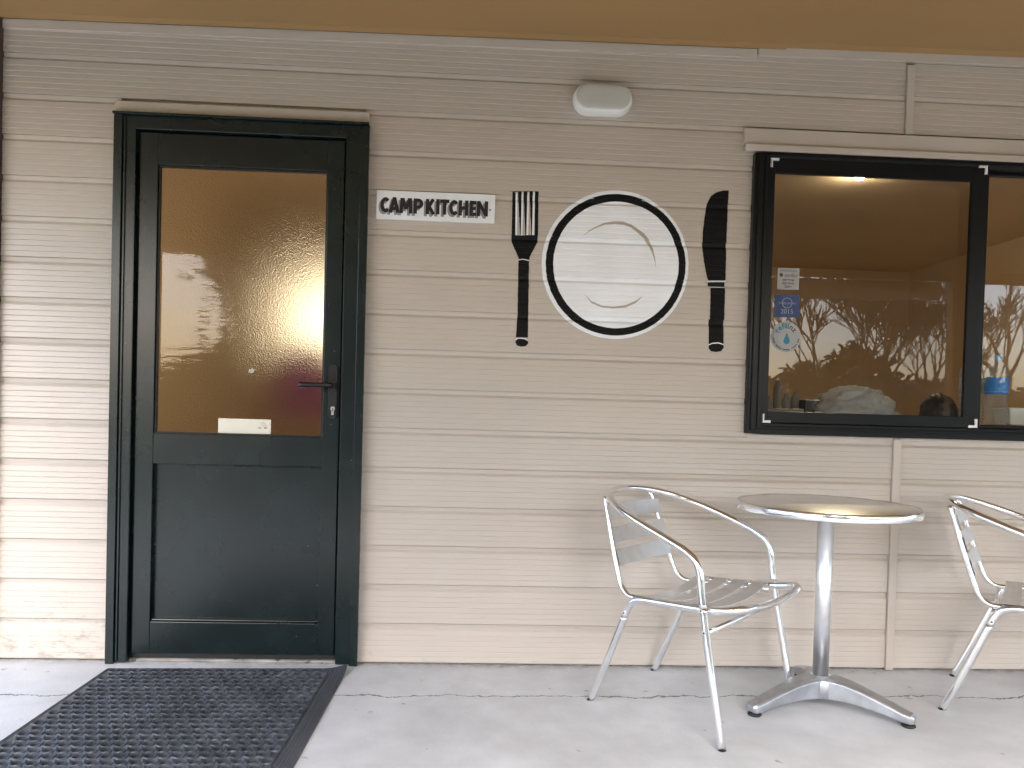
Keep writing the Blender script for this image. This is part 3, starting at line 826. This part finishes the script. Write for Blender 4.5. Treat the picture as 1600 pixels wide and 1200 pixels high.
# ------------------------------------------------------------------ rubber mat
mt = empty('rubber_mat', (-0.905, -0.09, 0.001)); tag(mt, 'black rubber ring mat lying on the concrete before the door', 'mat')
MW, ML = 0.866, 1.46
NC = 20
BL_, BR_, BB_ = 0.030, 0.056, 0.032       # border widths: left, right, back and front
cw = (MW - BL_ - BR_) / (NC + 0.5)
ch_ = 0.0388
NR = int((ML - 2 * BB_) / ch_)
HT = 0.014
def warp(x, y, z):
    """sheared a little like the mat in place; one back corner curls up"""
    s = y / ML
    wx = x + 0.020 * s + 0.014 * (x / MW) * 0
    wy = y + 0.028 * (x / MW + 0.5) * 1.0 - 0.012
    c = max(0.0, (x / MW + 0.5) - 0.90) * 10 * max(0.0, 1 + y / 0.12)
    return (wx, wy, z + 0.020 * c * c)
m = MB()
n = 16
for r in range(NR):
    off = 0.5 * cw if r % 2 else 0.0
    yc = -BB_ - (r + 0.5) * ch_
    for c in range(NC):
        xc = -MW / 2 + BL_ + off + (c + 0.5) * cw
        rad = cw * 0.36 * random.uniform(0.95, 1.04)
        hz = HT + random.uniform(0, 0.0012)
        rings = []
        inner_b, inner_t, rim, outer = [], [], [], []
        for k in range(n):
            a = 2 * PI * (k + 0.5) / n
            ca, sa = math.cos(a), math.sin(a)
            s = min(cw / 2 / max(abs(ca), 1e-6), ch_ / 2 / max(abs(sa), 1e-6))
            inner_b.append((xc + rad * ca, yc + rad * sa, 0.001))
            inner_t.append((xc + rad * ca, yc + rad * sa, hz + 0.0002))
            lift = 0.0018 + 0.0014 * math.cos(3 * a + (PI if r % 2 else 0))
            rm = rad + min(0.0045, (s - rad) * 0.5)
            rim.append((xc + rm * ca, yc + rm * sa, hz + lift))
            outer.append((xc + s * ca, yc + s * sa, HT - 0.0008))
        vv = [warp(*q) for q in inner_b + inner_t + rim + outer]
        m.add(vv, [(i * n + k, i * n + (k + 1) % n, (i + 1) * n + (k + 1) % n, (i + 1) * n + k) for i in range(3) for k in range(n)], False)
        m.add([warp(*q) for q in inner_b], [tuple(range(n))])
        # cell corners
        for sx in (-1, 1):
            for sy in (-1, 1):
                cx_, cy_ = xc + sx * cw / 2, yc + sy * ch_ / 2
                near = sorted(outer, key=lambda q: (q[0] - cx_) ** 2 + (q[1] - cy_) ** 2)[:2]
                m.add([warp(*near[0]), warp(cx_, cy_, HT - 0.0008), warp(*near[1])], [(0, 1, 2)])
    xh = -MW / 2 + BL_ if off else -MW / 2 + BL_ + NC * cw
    m.add([warp(xh, yc - ch_ / 2, HT - 0.0008), warp(xh + cw / 2, yc - ch_ / 2, HT - 0.0008), warp(xh + cw / 2, yc + ch_ / 2, HT - 0.0008), warp(xh, yc + ch_ / 2, HT - 0.0008)], [(0, 1, 2, 3)])
rg = m.build('ring_grid', M['rubber'], mt)
m = MB()
def border(p):
    """swept ramp profile along one side; p maps (along 0..1, across 0..1) to x, y"""
    nseg, pr = 40, [(0.0, 0.0), (0.03, 0.004), (0.28, 0.0085), (0.36, 0.0078), (0.44, 0.0098), (0.52, 0.0090), (0.60, 0.0110), (0.68, 0.0102), (0.76, 0.0122), (0.84, 0.0112), (1.0, 0.0112)]
    vv = []
    for i in range(nseg + 1):
        for a, z in pr:
            x, y = p(i / nseg, a)
            vv.append(warp(x, y, z))
    k = len(pr)
    m.add(vv, [(i * k + j, i * k + j + 1, (i + 1) * k + j + 1, (i + 1) * k + j) for i in range(nseg) for j in range(k - 1)])
yb = -BB_ - NR * ch_
border(lambda s, a: (MW / 2 - a * BR_, -a * BB_ + (yb - BB_ + 2 * a * BB_) * s))
border(lambda s, a: (-MW / 2 + a * BL_, -a * BB_ + (yb - BB_ + 2 * a * BB_) * s))
border(lambda s, a: (-MW / 2 + a * BL_ + (MW - a * (BL_ + BR_)) * s, -a * BB_))
border(lambda s, a: (-MW / 2 + a * BL_ + (MW - a * (BL_ + BR_)) * s, yb - BB_ + a * BB_))
m.build('border', M['rubber'], mt)

# ------------------------------------------------------------------ aluminium bistro chair
ch = empty('bistro_chair', (0.735, -0.37, 0.0), math.radians(-42.7))
GRP = 'aluminium slat chairs by the wall'
tag(ch, 'aluminium slatted armchair standing left of the round table, seen whole', 'chair', GRP)
TR = 0.0125
TR = 0.0122
half = [(0.257, 0.277, 0.003), (0.226, 0.2755, 0.16), (0.195, 0.274, 0.32), (0.180, 0.272, 0.408), (0.172, 0.271, 0.46), (0.166, 0.270, 0.505), (0.150, 0.270, 0.543), (0.115, 0.2695, 0.570), (0.06, 0.268, 0.594), (-0.02, 0.262, 0.624), (-0.10, 0.247, 0.652), (-0.17, 0.220, 0.676), (-0.225, 0.178, 0.694), (-0.262, 0.120, 0.706), (-0.281, 0.06, 0.712)]
side = [(-0.257, 0.213, 0.003), (-0.206, 0.216, 0.12), (-0.160, 0.218, 0.235), (-0.128, 0.220, 0.315), (-0.115, 0.2205, 0.345), (-0.096, 0.222, 0.370), (-0.066, 0.224, 0.381), (-0.02, 0.227, 0.385), (0.06, 0.232, 0.389), (0.14, 0.241, 0.394), (0.20, 0.246, 0.400), (0.250, 0.243, 0.408), (0.282, 0.222, 0.413), (0.296, 0.175, 0.412), (0.298, 0.09, 0.404)]
for pts, mid, nm in ((half, (-0.287, 0, 0.714), 'armrest_hoop'), (side, (0.298, 0, 0.402), 'seat_frame')):
    full = smooth_path([(a, -b, c) for a, b, c in pts] + [mid] + pts[::-1], 6)
    for sl, name in ((full[:19], 'leg'), (full[18:-18], nm), (full[-19:], 'leg')):
        m = MB(); m.tube(sl, TR, 16); m.build(name, M['alu'], ch)
for s in (1, -1):
    for fx, fy in ((0.2576, 0.277 * s), (-0.2583, 0.2129 * s)):
        m = MB(); m.lathe([(0.0105, 0.0), (0.0125, 0.001), (0.0128, 0.003), (0.0125, 0.0035)], 14, c=(fx, fy, 0)); m.build('foot_cap', M['foot'], ch)
for s in (1, -1):
    m = MB(); m.tube(smooth_path([(-0.263, 0.150 * s, 0.696), (-0.244, 0.160 * s, 0.640), (-0.214, 0.172 * s, 0.54), (-0.178, 0.182 * s, 0.435), (-0.160, 0.186 * s, 0.400), (-0.135, 0.190 * s, 0.380), (-0.10, 0.193 * s, 0.376), (-0.02, 0.197 * s, 0.380), (0.10, 0.203 * s, 0.386), (0.19, 0.205 * s, 0.392)], 5), 0.0095, 12); m.build('back_upright', M['alu'], ch)
def slat(path_u, path_z, hw, dip, name, tilt, bow=0.0):
    """ribbed strip across the chair; (u, z) is its middle line, the strip has width along (du, dz)"""
    m = MB()
    du, dz = tilt
    nn, nr = 18, 9
    vv = []
    nx, nz = -dz, du
    for i in range(nn + 1):
        v = -hw + 2 * hw * i / nn
        k = 1 - (v / hw) ** 2
        for side_ in (0, 1):
            for j in range(nr):
                a = (j / (nr - 1) - 0.5) * 0.054
                rib = 0.0006 * (j % 2)
                off = (rib if side_ == 0 else -0.0022)
                vv.append((path_u + du * a + nx * (off) - bow * k, v, path_z + dz * a + nz * off - dip * k))
    k2 = nr * 2
    ff = []
    for i in range(nn):
        for j in range(nr - 1):
            ff.append((i * k2 + j, i * k2 + j + 1, (i + 1) * k2 + j + 1, (i + 1) * k2 + j))
            ff.append((i * k2 + nr + j, (i + 1) * k2 + nr + j, (i + 1) * k2 + nr + j + 1, i * k2 + nr + j + 1))
        ff.append((i * k2, (i + 1) * k2, (i + 1) * k2 + nr, i * k2 + nr))
        ff.append((i * k2 + nr - 1, i * k2 + k2 - 1, (i + 1) * k2 + k2 - 1, (i + 1) * k2 + nr - 1))
    m.add(vv, ff)
    m.build(name, M['brushed'], ch)
for u, z in ((-0.070, 0.394), (0.003, 0.397), (0.076, 0.401), (0.149, 0.405)):
    slat(u, z, 0.226, 0.026, 'seat_slat', (0.9985, 0.05))
for zc_ in (0.643, 0.568, 0.493):
    u = -0.214 - (zc_ - 0.54) * 0.31
    slat(u + 0.012, zc_, 0.176, 0.0, 'back_slat', (-0.295, 0.955), bow=0.016)
m = MB(); m.tube([(0.196, -0.268, 0.338), (0.196, 0.268, 0.338)], 0.0085, 10); m.build('stretcher', M['alu'], ch)
m = MB(); m.tube([(-0.118, -0.214, 0.352), (-0.118, 0.214, 0.352)], 0.0085, 10); m.build('stretcher', M['alu'], ch)
def bolt(u, v, z, s):
    m = MB(); m.tube([(u, v, z), (u, v + 0.0035 * s, z)], 0.0062, 10, smooth=False); o = m.build('bolt', M['brushed'], ch)
    q = MB(); q.tube([(u, v + 0.0036 * s, z), (u, v + 0.0039 * s, z)], 0.0034, 8, smooth=False); q.build('bolt_socket', M['gasket'], o)
for s in (1, -1):
    bolt(0.180, (0.272 + 0.0122) * s, 0.402, s); bolt(0.193, (0.2738 + 0.0122) * s, 0.338, s); bolt(-0.122, (0.2203 + 0.012) * s, 0.330, s)

def copy_tree(o, parent=None):
    c = o.copy()
    COL.objects.link(c)
    c.parent = parent
    for k in [q for q in bpy.data.objects if q.parent == o]:
        copy_tree(k, c)
    return c
c2 = copy_tree(ch)
c2.location, c2.rotation_euler = (1.944, -0.391, 0.0), (0, 0, math.radians(-36.2))
c2['label'] = 'aluminium slatted armchair right of the round table, cut off by the picture edge'

# ------------------------------------------------------------------ round bistro table
tb = empty('bistro_table', (1.194, -0.376, 0.0)); tag(tb, 'round stainless steel bistro table on a three armed cast base', 'table')
m = MB(); m.lathe([(0.0, 0.689), (0.297, 0.689), (0.2975, 0.694), (0.2945, 0.6952), (0.0, 0.6952)], 72, cap=False); m.build('tabletop', M['steeltop'], tb)
m = MB(); m.lathe([(0.2955, 0.6955), (0.2985, 0.6968), (0.3010, 0.6955), (0.3015, 0.685), (0.3012, 0.672), (0.2995, 0.6695), (0.297, 0.6705), (0.2968, 0.690)], 72, cap=False); m.build('rim', M['alu'], tb)
m = MB(); m.lathe([(0.0, 0.665), (0.26, 0.668), (0.29, 0.675), (0.2955, 0.688), (0.0, 0.688)], 48, cap=False); m.build('underside', M['brushed'], tb)
m = MB(); m.lathe([(0.0265, 0.098), (0.0265, 0.665)], 32); m.build('pole', M['satin'], tb)
m = MB(); m.lathe([(0.0, 0.104), (0.040, 0.1065), (0.052, 0.103), (0.058, 0.092), (0.058, 0.042), (0.052, 0.036), (0.0, 0.036)], 32, cap=False); m.build('hub', M['cast'], tb)
for a in (201.0, 319.0, 80.0):
    ca, sa = math.cos(math.radians(a)), math.sin(math.radians(a))
    m = MB()
    st = [(0.0, 0.106, 0.0365, 0.042), (0.05, 0.1055, 0.037, 0.041), (0.09, 0.101, 0.0385, 0.037), (0.13, 0.092, 0.0365, 0.033), (0.18, 0.077, 0.0305, 0.0295), (0.23, 0.061, 0.0230, 0.0275), (0.270, 0.048, 0.0155, 0.0265), (0.292, 0.043, 0.0135, 0.0245), (0.302, 0.037, 0.016, 0.018)]
    vv, npr = [], 8
    for rr, zt, zb, hw in st:
        for (t, z) in ((-0.75, zt), (0.75, zt), (1.0, zt - 0.007), (1.0, zb + 0.004), (0.9, zb), (-0.9, zb), (-1.0, zb + 0.004), (-1.0, zt - 0.007)):
            x, y = rr, t * hw
            vv.append((x * ca - y * sa, x * sa + y * ca, z))
    ff = [(i * npr + k, i * npr + (k + 1) % npr, (i + 1) * npr + (k + 1) % npr, (i + 1) * npr + k) for i in range(len(st) - 1) for k in range(npr)]
    m.add(vv, ff); m.add(vv[:npr], [tuple(range(npr))]); m.add(vv[-npr:], [tuple(range(npr))])
    m.build('base_arm', M['cast'], tb, bevel=0.002)
    m = MB(); m.lathe([(0.0, 0.0), (0.019, 0.0), (0.0225, 0.003), (0.0225, 0.007), (0.016, 0.011), (0.008, 0.013), (0.008, 0.020), (0.0, 0.020)], 20, cap=False, c=(0.282 * ca, 0.282 * sa, 0.0)); m.build('foot_pad', M['foot'], tb)

# ------------------------------------------------------------------ stickers on the window glass
def words(parent, name, text, mat, x, z, size, y=-0.0014, align='CENTER', bold=0.0):
    cu = bpy.data.curves.new(name, 'FONT')
    cu.body, cu.size, cu.align_x, cu.align_y, cu.offset = text, size, align, 'CENTER', bold
    tmp = bpy.data.objects.new(name, cu)
    COL.objects.link(tmp)
    me = bpy.data.meshes.new_from_object(tmp.evaluated_get(bpy.context.evaluated_depsgraph_get()))
    bpy.data.objects.remove(tmp)
    me.name = name
    for v in me.vertices: v.co = (v.co.x, 0.0, v.co.y)
    me.materials.append(M[mat])
    o = bpy.data.objects.new(name, me)
    COL.objects.link(o)
    o.parent = parent
    o.location = (x, y, z)
    return o
st1 = empty('wireless_sticker', (1.186, 0.0155, 1.530)); tag(st1, 'square white wireless internet sticker, topmost on the window glass', 'sticker')
m = MB(); m.box(-0.043, 0.043, -0.001, 0, -0.042, 0.042); m.build('backing', M['stickerwhite'], st1)
words(st1, 'lettering', 'Recommended', 'stickertext', 0, 0.032, 0.0105)
words(st1, 'lettering', 'zenbu', 'stickertext', 0.010, 0.014, 0.021)
words(st1, 'lettering', 'wireless', 'stickertext', 0, -0.004, 0.014, bold=0.0004)
words(st1, 'lettering', 'Internet', 'stickertext', 0, -0.017, 0.014, bold=0.0004)
words(st1, 'lettering', 'Zone', 'stickertext', 0, -0.030, 0.014, bold=0.0004)
m = MB(); m.flat_y(circle(-0.029, 0.0145, 0.0072, 20), -0.0014); m.build('logo_dot', M['stickertext'], st1)
st2 = empty('guide_sticker', (1.185, 0.0155, 1.424)); tag(st2, 'square blue sticker marked 2015 on the window glass', 'sticker')
m = MB(); m.box(-0.050, 0.050, -0.001, 0, -0.044, 0.044); m.build('backing', M['stickerblue'], st2)
m = MB(); 
ro, ri = circle(0, 0.012, 0.0205, 32), circle(0, 0.012, 0.0180, 32)
m.add([(p[0], -0.0014, p[1]) for p in ro + ri], [(i, (i + 1) % 32, 32 + (i + 1) % 32, 32 + i) for i in range(32)])
m.build('globe_ring', M['stickerlight'], st2)
words(st2, 'lettering', 'lonely planet', 'stickerlight', 0, 0.0115, 0.0135, y=-0.0017)
words(st2, 'lettering', '2015', 'stickerlight', 0, -0.022, 0.026, y=-0.0017)
st3 = empty('refill_sticker', (1.185, 0.0155, 1.304)); tag(st3, 'round white sticker with blue water drop, lowest on the window glass', 'sticker')
m = MB(); m.prism_y(circle(0, 0, 0.060, 40), -0.001, 0.0); m.build('backing', M['stickerwhite'], st3)
m = MB(); dp = [(0.003 + 0.013 * math.cos(a), -0.016 + 0.013 * math.sin(a)) for a in [math.radians(-220 + 260 * i / 16) for i in range(17)]] + [(0.003, 0.018)]
m.flat_y(dp, -0.0014); m.build('water_drop', M['stickerteal'], st3)
for i, c in enumerate('refillnz'):
    a = math.radians((148, 128, 109, 97, 88, 79, 62, 40)[i])
    o = words(st3, 'letter', c, 'stickerteal' if i < 6 else 'stickertext', 0.042 * math.cos(a), 0.042 * math.sin(a), 0.030, bold=0.0007)
    o.rotation_euler = (0, -(a - PI / 2), 0)
m = MB()
for i in range(26):
    a = math.radians(190 + 160 * i / 25)
    if i % 6 == 4: continue
    p = Vector((0.051 * math.cos(a), 0.051 * math.sin(a)))
    t = Vector((-math.sin(a), math.cos(a))) * 0.0022
    nn_ = Vector((math.cos(a), math.sin(a))) * 0.0024
    m.flat_y([tuple(p - t - nn_), tuple(p + t - nn_), tuple(p + t + nn_), tuple(p - t + nn_)], -0.0014)
m.build('small_print', M['stickertext'], st3)

# ------------------------------------------------------------------ things on the worktop behind the glass
def bottle(loc, label, band='blue'):
    b = empty('water_bottle', loc)
    tag(b, label, 'bottle', 'water bottles on the window ledge')
    pr = [(0.0, 0.004), (0.030, 0.0), (0.040, 0.004), (0.043, 0.012)]
    z = 0.018
    for i in range(7):
        pr += [(0.0430, z), (0.0447, z + 0.005), (0.0430, z + 0.010), (0.0400, z + 0.0125)]
        z += 0.0145
    pr += [(0.0435, 0.124), (0.0435, 0.198), (0.0445, 0.203), (0.044, 0.215), (0.038, 0.235), (0.026, 0.250), (0.0155, 0.258), (0.0140, 0.266), (0.0140, 0.272)]
    m = MB(); m.lathe(pr, 32, cap=False); m.build('shell', M['pet'], b)
    m = MB(); m.lathe([(0.0441, 0.128), (0.0449, 0.129), (0.0449, 0.196), (0.0441, 0.197)], 32, cap=False); lb = m.build('label_band', M[band], b)
    m = MB()
    for z0, z1 in ((0.150, 0.1515), (0.184, 0.1855)):
        m.add([(0.0452 * math.cos(a), 0.0452 * math.sin(a), z) for z in (z0, z1) for a in (math.radians(-50), math.radians(-40), math.radians(-30))], [(0, 1, 4, 3), (1, 2, 5, 4)])
    m.lathe([(0.0451, 0.136), (0.0451, 0.1375)], 32, cap=False)
    m.build('label_print', M['stickerlight'], lb)
    m = MB(); m.lathe([(0.0165, 0.271), (0.0170, 0.272), (0.0170, 0.288), (0.0155, 0.290), (0.0, 0.290)], 24, cap=False); m.build('cap', M['bluecap'], b)
    return b
bottle((2.146, 0.165, 0.981), 'clear water bottle with blue label and cap behind the right pane')
bottle((2.086, 0.245, 0.981), 'clear water bottle with pale label half hidden by the window frame', 'stickerwhite')
bx = empty('white_tub', (2.288, 0.235, 0.981)); tag(bx, 'white plastic tub on the worktop right of the water bottle', 'tub')
m = MB(); m.add([(-0.062, -0.05, 0), (0.075, -0.05, 0), (0.075, 0.05, 0), (-0.062, 0.05, 0), (-0.072, -0.058, 0.074), (0.085, -0.058, 0.074), (0.085, 0.058, 0.074), (-0.072, 0.058, 0.074)],
                [(0, 3, 2, 1), (0, 1, 5, 4), (1, 2, 6, 5), (2, 3, 7, 6), (3, 0, 4, 7), (4, 5, 6, 7)])
m.build('body', M['white'], bx, bevel=0.006)
def lumpy(name, loc, dims, mat, label, cat, seed, amp, fr=3.0):
    bm = bmesh.new()
    bmesh.ops.create_icosphere(bm, subdivisions=5, radius=1.0)
    for v in bm.verts:
        p = v.co.copy()
        q = p * fr + Vector((seed, seed * 2, 0))
        d = 1 + amp * (1 - 2 * abs(noise.noise(q))) + amp * 0.6 * (1 - 2 * abs(noise.noise(q * 2.3))) + amp * 0.25 * noise.noise(q * 6)
        v.co = Vector((p.x * d * dims[0], p.y * d * dims[1], max(0.0, (p.z * d + 0.25)) * dims[2]))
    me = bpy.data.meshes.new(name)
    bm.to_mesh(me); bm.free()
    for pl in me.polygons: pl.use_smooth = True
    me.materials.append(M[mat])
    o = bpy.data.objects.new(name, me)
    COL.objects.link(o)
    o.location = loc
    return tag(o, label, cat)
lumpy('crumpled_cloth', (1.605, 0.30, 0.981), (0.155, 0.12, 0.105), 'cloth', 'crumpled pale grey cloth heaped behind the screened window', 'cloth', 2.7, 0.16, 2.6)
lumpy('dark_bag', (2.005, 0.34, 0.981), (0.075, 0.07, 0.10), 'darkbag', 'dark rounded bag on the worktop near the window mullion', 'bag', 5.1, 0.06, 1.6)
cr_ = empty('storage_crate', (1.335, 0.36, 0.981)); tag(cr_, 'grey plastic crate of pale bottles behind the stickered glass', 'crate')
m = MB(); m.box(-0.12, 0.05, -0.07, 0.07, 0, 0.045); m.build('tray', M['crate'], cr_, bevel=0.005)
m = MB(); m.box(0.055, 0.135, -0.06, 0.06, 0, 0.085); m.build('box', M['crate_dark'], cr_, bevel=0.005)
for x, h in ((-0.085, 0.10), (-0.045, 0.165), (-0.005, 0.11), (0.035, 0.12)):
    m = MB(); m.lathe([(0.017, 0.046), (0.018, 0.05), (0.018, h - 0.03), (0.010, h - 0.01), (0.010, h)], 14, c=(x, 0.0, 0)); m.build('bottle', M['crate'], cr_)
rc = empty('red_jacket', (-0.80, 0.75, 0.0)); tag(rc, 'blurred magenta jacket hanging behind the frosted door glass', 'jacket')
lumpy('jacket_cloth', (0.03, 0, 0.93), (0.15, 0.10, 0.25), 'redcloth', None, None, 1.3, 0.1, 2.0).parent = rc
lp = empty('pendant_lamp', (-0.86, 1.9, 0.0)); tag(lp, 'lit warm lamp glowing through the frosted door glass', 'lamp')
m = MB(); m.lathe([(0.0, 1.22), (0.12, 1.25), (0.22, 1.34), (0.26, 1.47), (0.22, 1.60), (0.12, 1.69), (0.0, 1.72)], 24, cap=False); m.build('globe', M['bulb'], lp)
m = MB(); m.tube([(0, 0, 1.71), (0, 0, 2.45)], 0.008, 8); m.build('cord', M['black'], lp)
cl_ = empty('ceiling_lamp', (2.22, 1.6, 2.39)); tag(cl_, 'lit round ceiling lamp inside, seen at the top of the screened window', 'ceiling light')
m = MB(); m.lathe([(0.0, 0.030), (0.022, 0.032), (0.030, 0.040), (0.032, 0.055)], 24); m.build('diffuser', M['ceillamp'], cl_)
m = MB(); m.lathe([(0.033, 0.046), (0.045, 0.050), (0.046, 0.0595), (0.033, 0.0595)], 24, cap=False); m.build('rim', M['white'], cl_)

# ------------------------------------------------------------------ trees and hedge across the yard (seen in the glass)
def bare_tree(loc, height, seed, label, lean=(0, 0), spread=0.55, r0=0.16):
    rnd = random.Random(seed)
    root = empty('bare_tree', loc)
    tag(root, label, 'tree')
    tr, br = MB(), MB()
    def grow(p, d, length, r, depth, mb):
        n = 4
        pts, q, dd = [p], p.copy(), d.copy()
        for i in range(n):
            dd = (dd + Vector((rnd.uniform(-1, 1), rnd.uniform(-1, 1), rnd.uniform(-0.3, 0.7))) * 0.13).normalized()
            q = q + dd * length / n
            pts.append(q.copy())
        mb.tube(pts, [r * (1 - 0.42 * i / n) for i in range(n + 1)], 6 if depth < 3 else 3, cap=False)
        if depth >= 7: return
        k = 3 if depth in (0, 2, 3, 5) else 2
        for j in range(k):
            ax = Vector((rnd.uniform(-1, 1), rnd.uniform(-1, 1), rnd.uniform(0.0, 0.5)))
            nd = (dd + ax * spread * rnd.uniform(0.7, 1.3)).normalized()
            grow(pts[-1] if j else pts[-2], nd, length * rnd.uniform(0.60, 0.84), max(0.013, r * 0.56), depth + 1, br)
    grow(Vector((0, 0, -0.2)), Vector((lean[0], lean[1], 1)).normalized(), height * 0.17, r0, 0, tr)
    tr.build('trunk', M['bark'], root, recalc=False)
    br.build('crown', M['bark'], root, recalc=False)
def evergreen(loc, height, rad, n, seed, label):
    rnd = random.Random(seed)
    root = empty('evergreen_tree', loc)
    tag(root, label, 'tree')
    m = MB(); m.tube([(0, 0, -0.2), (0.05, 0, height * 0.5), (0, 0, height * 0.9)], [0.22, 0.15, 0.04], 8); m.build('trunk', M['bark'], root, recalc=False)
    m = MB()
    for i in range(n):
        t = rnd.random() ** 0.8
        z = height * (0.06 + 0.94 * t)
        a = rnd.uniform(0, 2 * PI)
        env = rad * (math.sin(PI * min(1, 0.15 + 0.85 * t)) ** 0.6) * (0.75 + 0.5 * noise.noise(Vector((math.cos(a) * 1.5, math.sin(a) * 1.5, z * 0.7 + seed))))
        r = env * rnd.random() ** 0.6 * rnd.choice((1.0, 1.0, 1.0, 1.22))
        p = Vector((r * math.cos(a), r * math.sin(a), z + rnd.uniform(-0.2, 0.2)))
        q = Vector((rnd.uniform(-1, 1), rnd.uniform(-1, 1), rnd.uniform(-1, 0.4))).normalized()
        b = Vector((rnd.uniform(-1, 1), rnd.uniform(-1, 1), rnd.uniform(-1, 1))).normalized()
        s = rnd.uniform(0.10, 0.22)
        m.add([p - q * s, p + b * s * 0.5, p + q * s, p - b * s * 0.5], [(0, 1, 2, 3)])
    m.build('crown', M['leaf'], root, recalc=False)
bare_tree((6.3, -9.5, -0.13), 8.0, 3, 'leaning bare tree nearest the patio, mirrored left in the window', (-0.25, 0), 0.6, 0.075)
bare_tree((8.6, -14.0, -0.13), 10.0, 5, 'wide bare tree mirrored in the middle of the window', (0, 0), 0.75, 0.12)
bare_tree((11.6, -17.0, -0.13), 9.0, 9, 'bare tree mirrored on the right of the window', (0.05, 0), 0.7, 0.09)
bare_tree((16.0, -20.0, -0.13), 10.0, 12, 'far bare tree across the yard to the right', (0, 0), 0.7, 0.2)
bare_tree((7.4, -12.0, -0.13), 8.0, 41, 'slim bare tree just left of the wide one in the window reflection', (0.06, 0), 0.65, 0.07)
bare_tree((10.6, -15.0, -0.13), 8.5, 43, 'slim bare tree just right of the wide one in the window reflection', (-0.04, 0), 0.7, 0.08)
evergreen((7.7, -13.0, -0.13), 2.5, 1.5, 1700, 34, 'low dense bush before the wide bare tree in the window reflection')
bare_tree((-9.5, -12.0, -0.13), 10.0, 21, 'bare tree across the yard to the left', (0.1, 0), 0.7, 0.22)
evergreen((-3.0, -11.0, -0.13), 7.0, 2.1, 15000, 31, 'dense evergreen mirrored dark in the frosted door glass')
evergreen((0.4, -14.0, -0.13), 8.0, 2.8, 15000, 32, 'broad evergreen across the yard facing the painted plate')
def hedge(name, label, x0, x1, y, h, n, seed):
    rnd = random.Random(seed)
    m = MB()
    for i in range(n):
        x = rnd.uniform(x0, x1)
        hh = h * (0.78 + 0.35 * noise.noise(Vector((x * 0.6, seed, 0))))
        p = Vector((x, y + rnd.gauss(0, 0.45), rnd.uniform(-0.1, hh)))
        a, b = Vector((rnd.uniform(-1, 1), rnd.uniform(-1, 1), rnd.uniform(-1, 1))).normalized(), Vector((rnd.uniform(-1, 1), rnd.uniform(-1, 1), rnd.uniform(-1, 1))).normalized()
        s = rnd.uniform(0.10, 0.24)
        m.add([p - a * s, p + b * s * 0.6, p + a * s, p - b * s * 0.6], [(0, 1, 2, 3)])
    o = m.build(name, M['leaf'], None, recalc=False)
    tag(o, label, 'hedge')
hedge('hedge', 'rough dark hedge along the far side of the yard', -22, 32, -19, 2.6, 42000, 4)
bpy.context.view_layer.update()
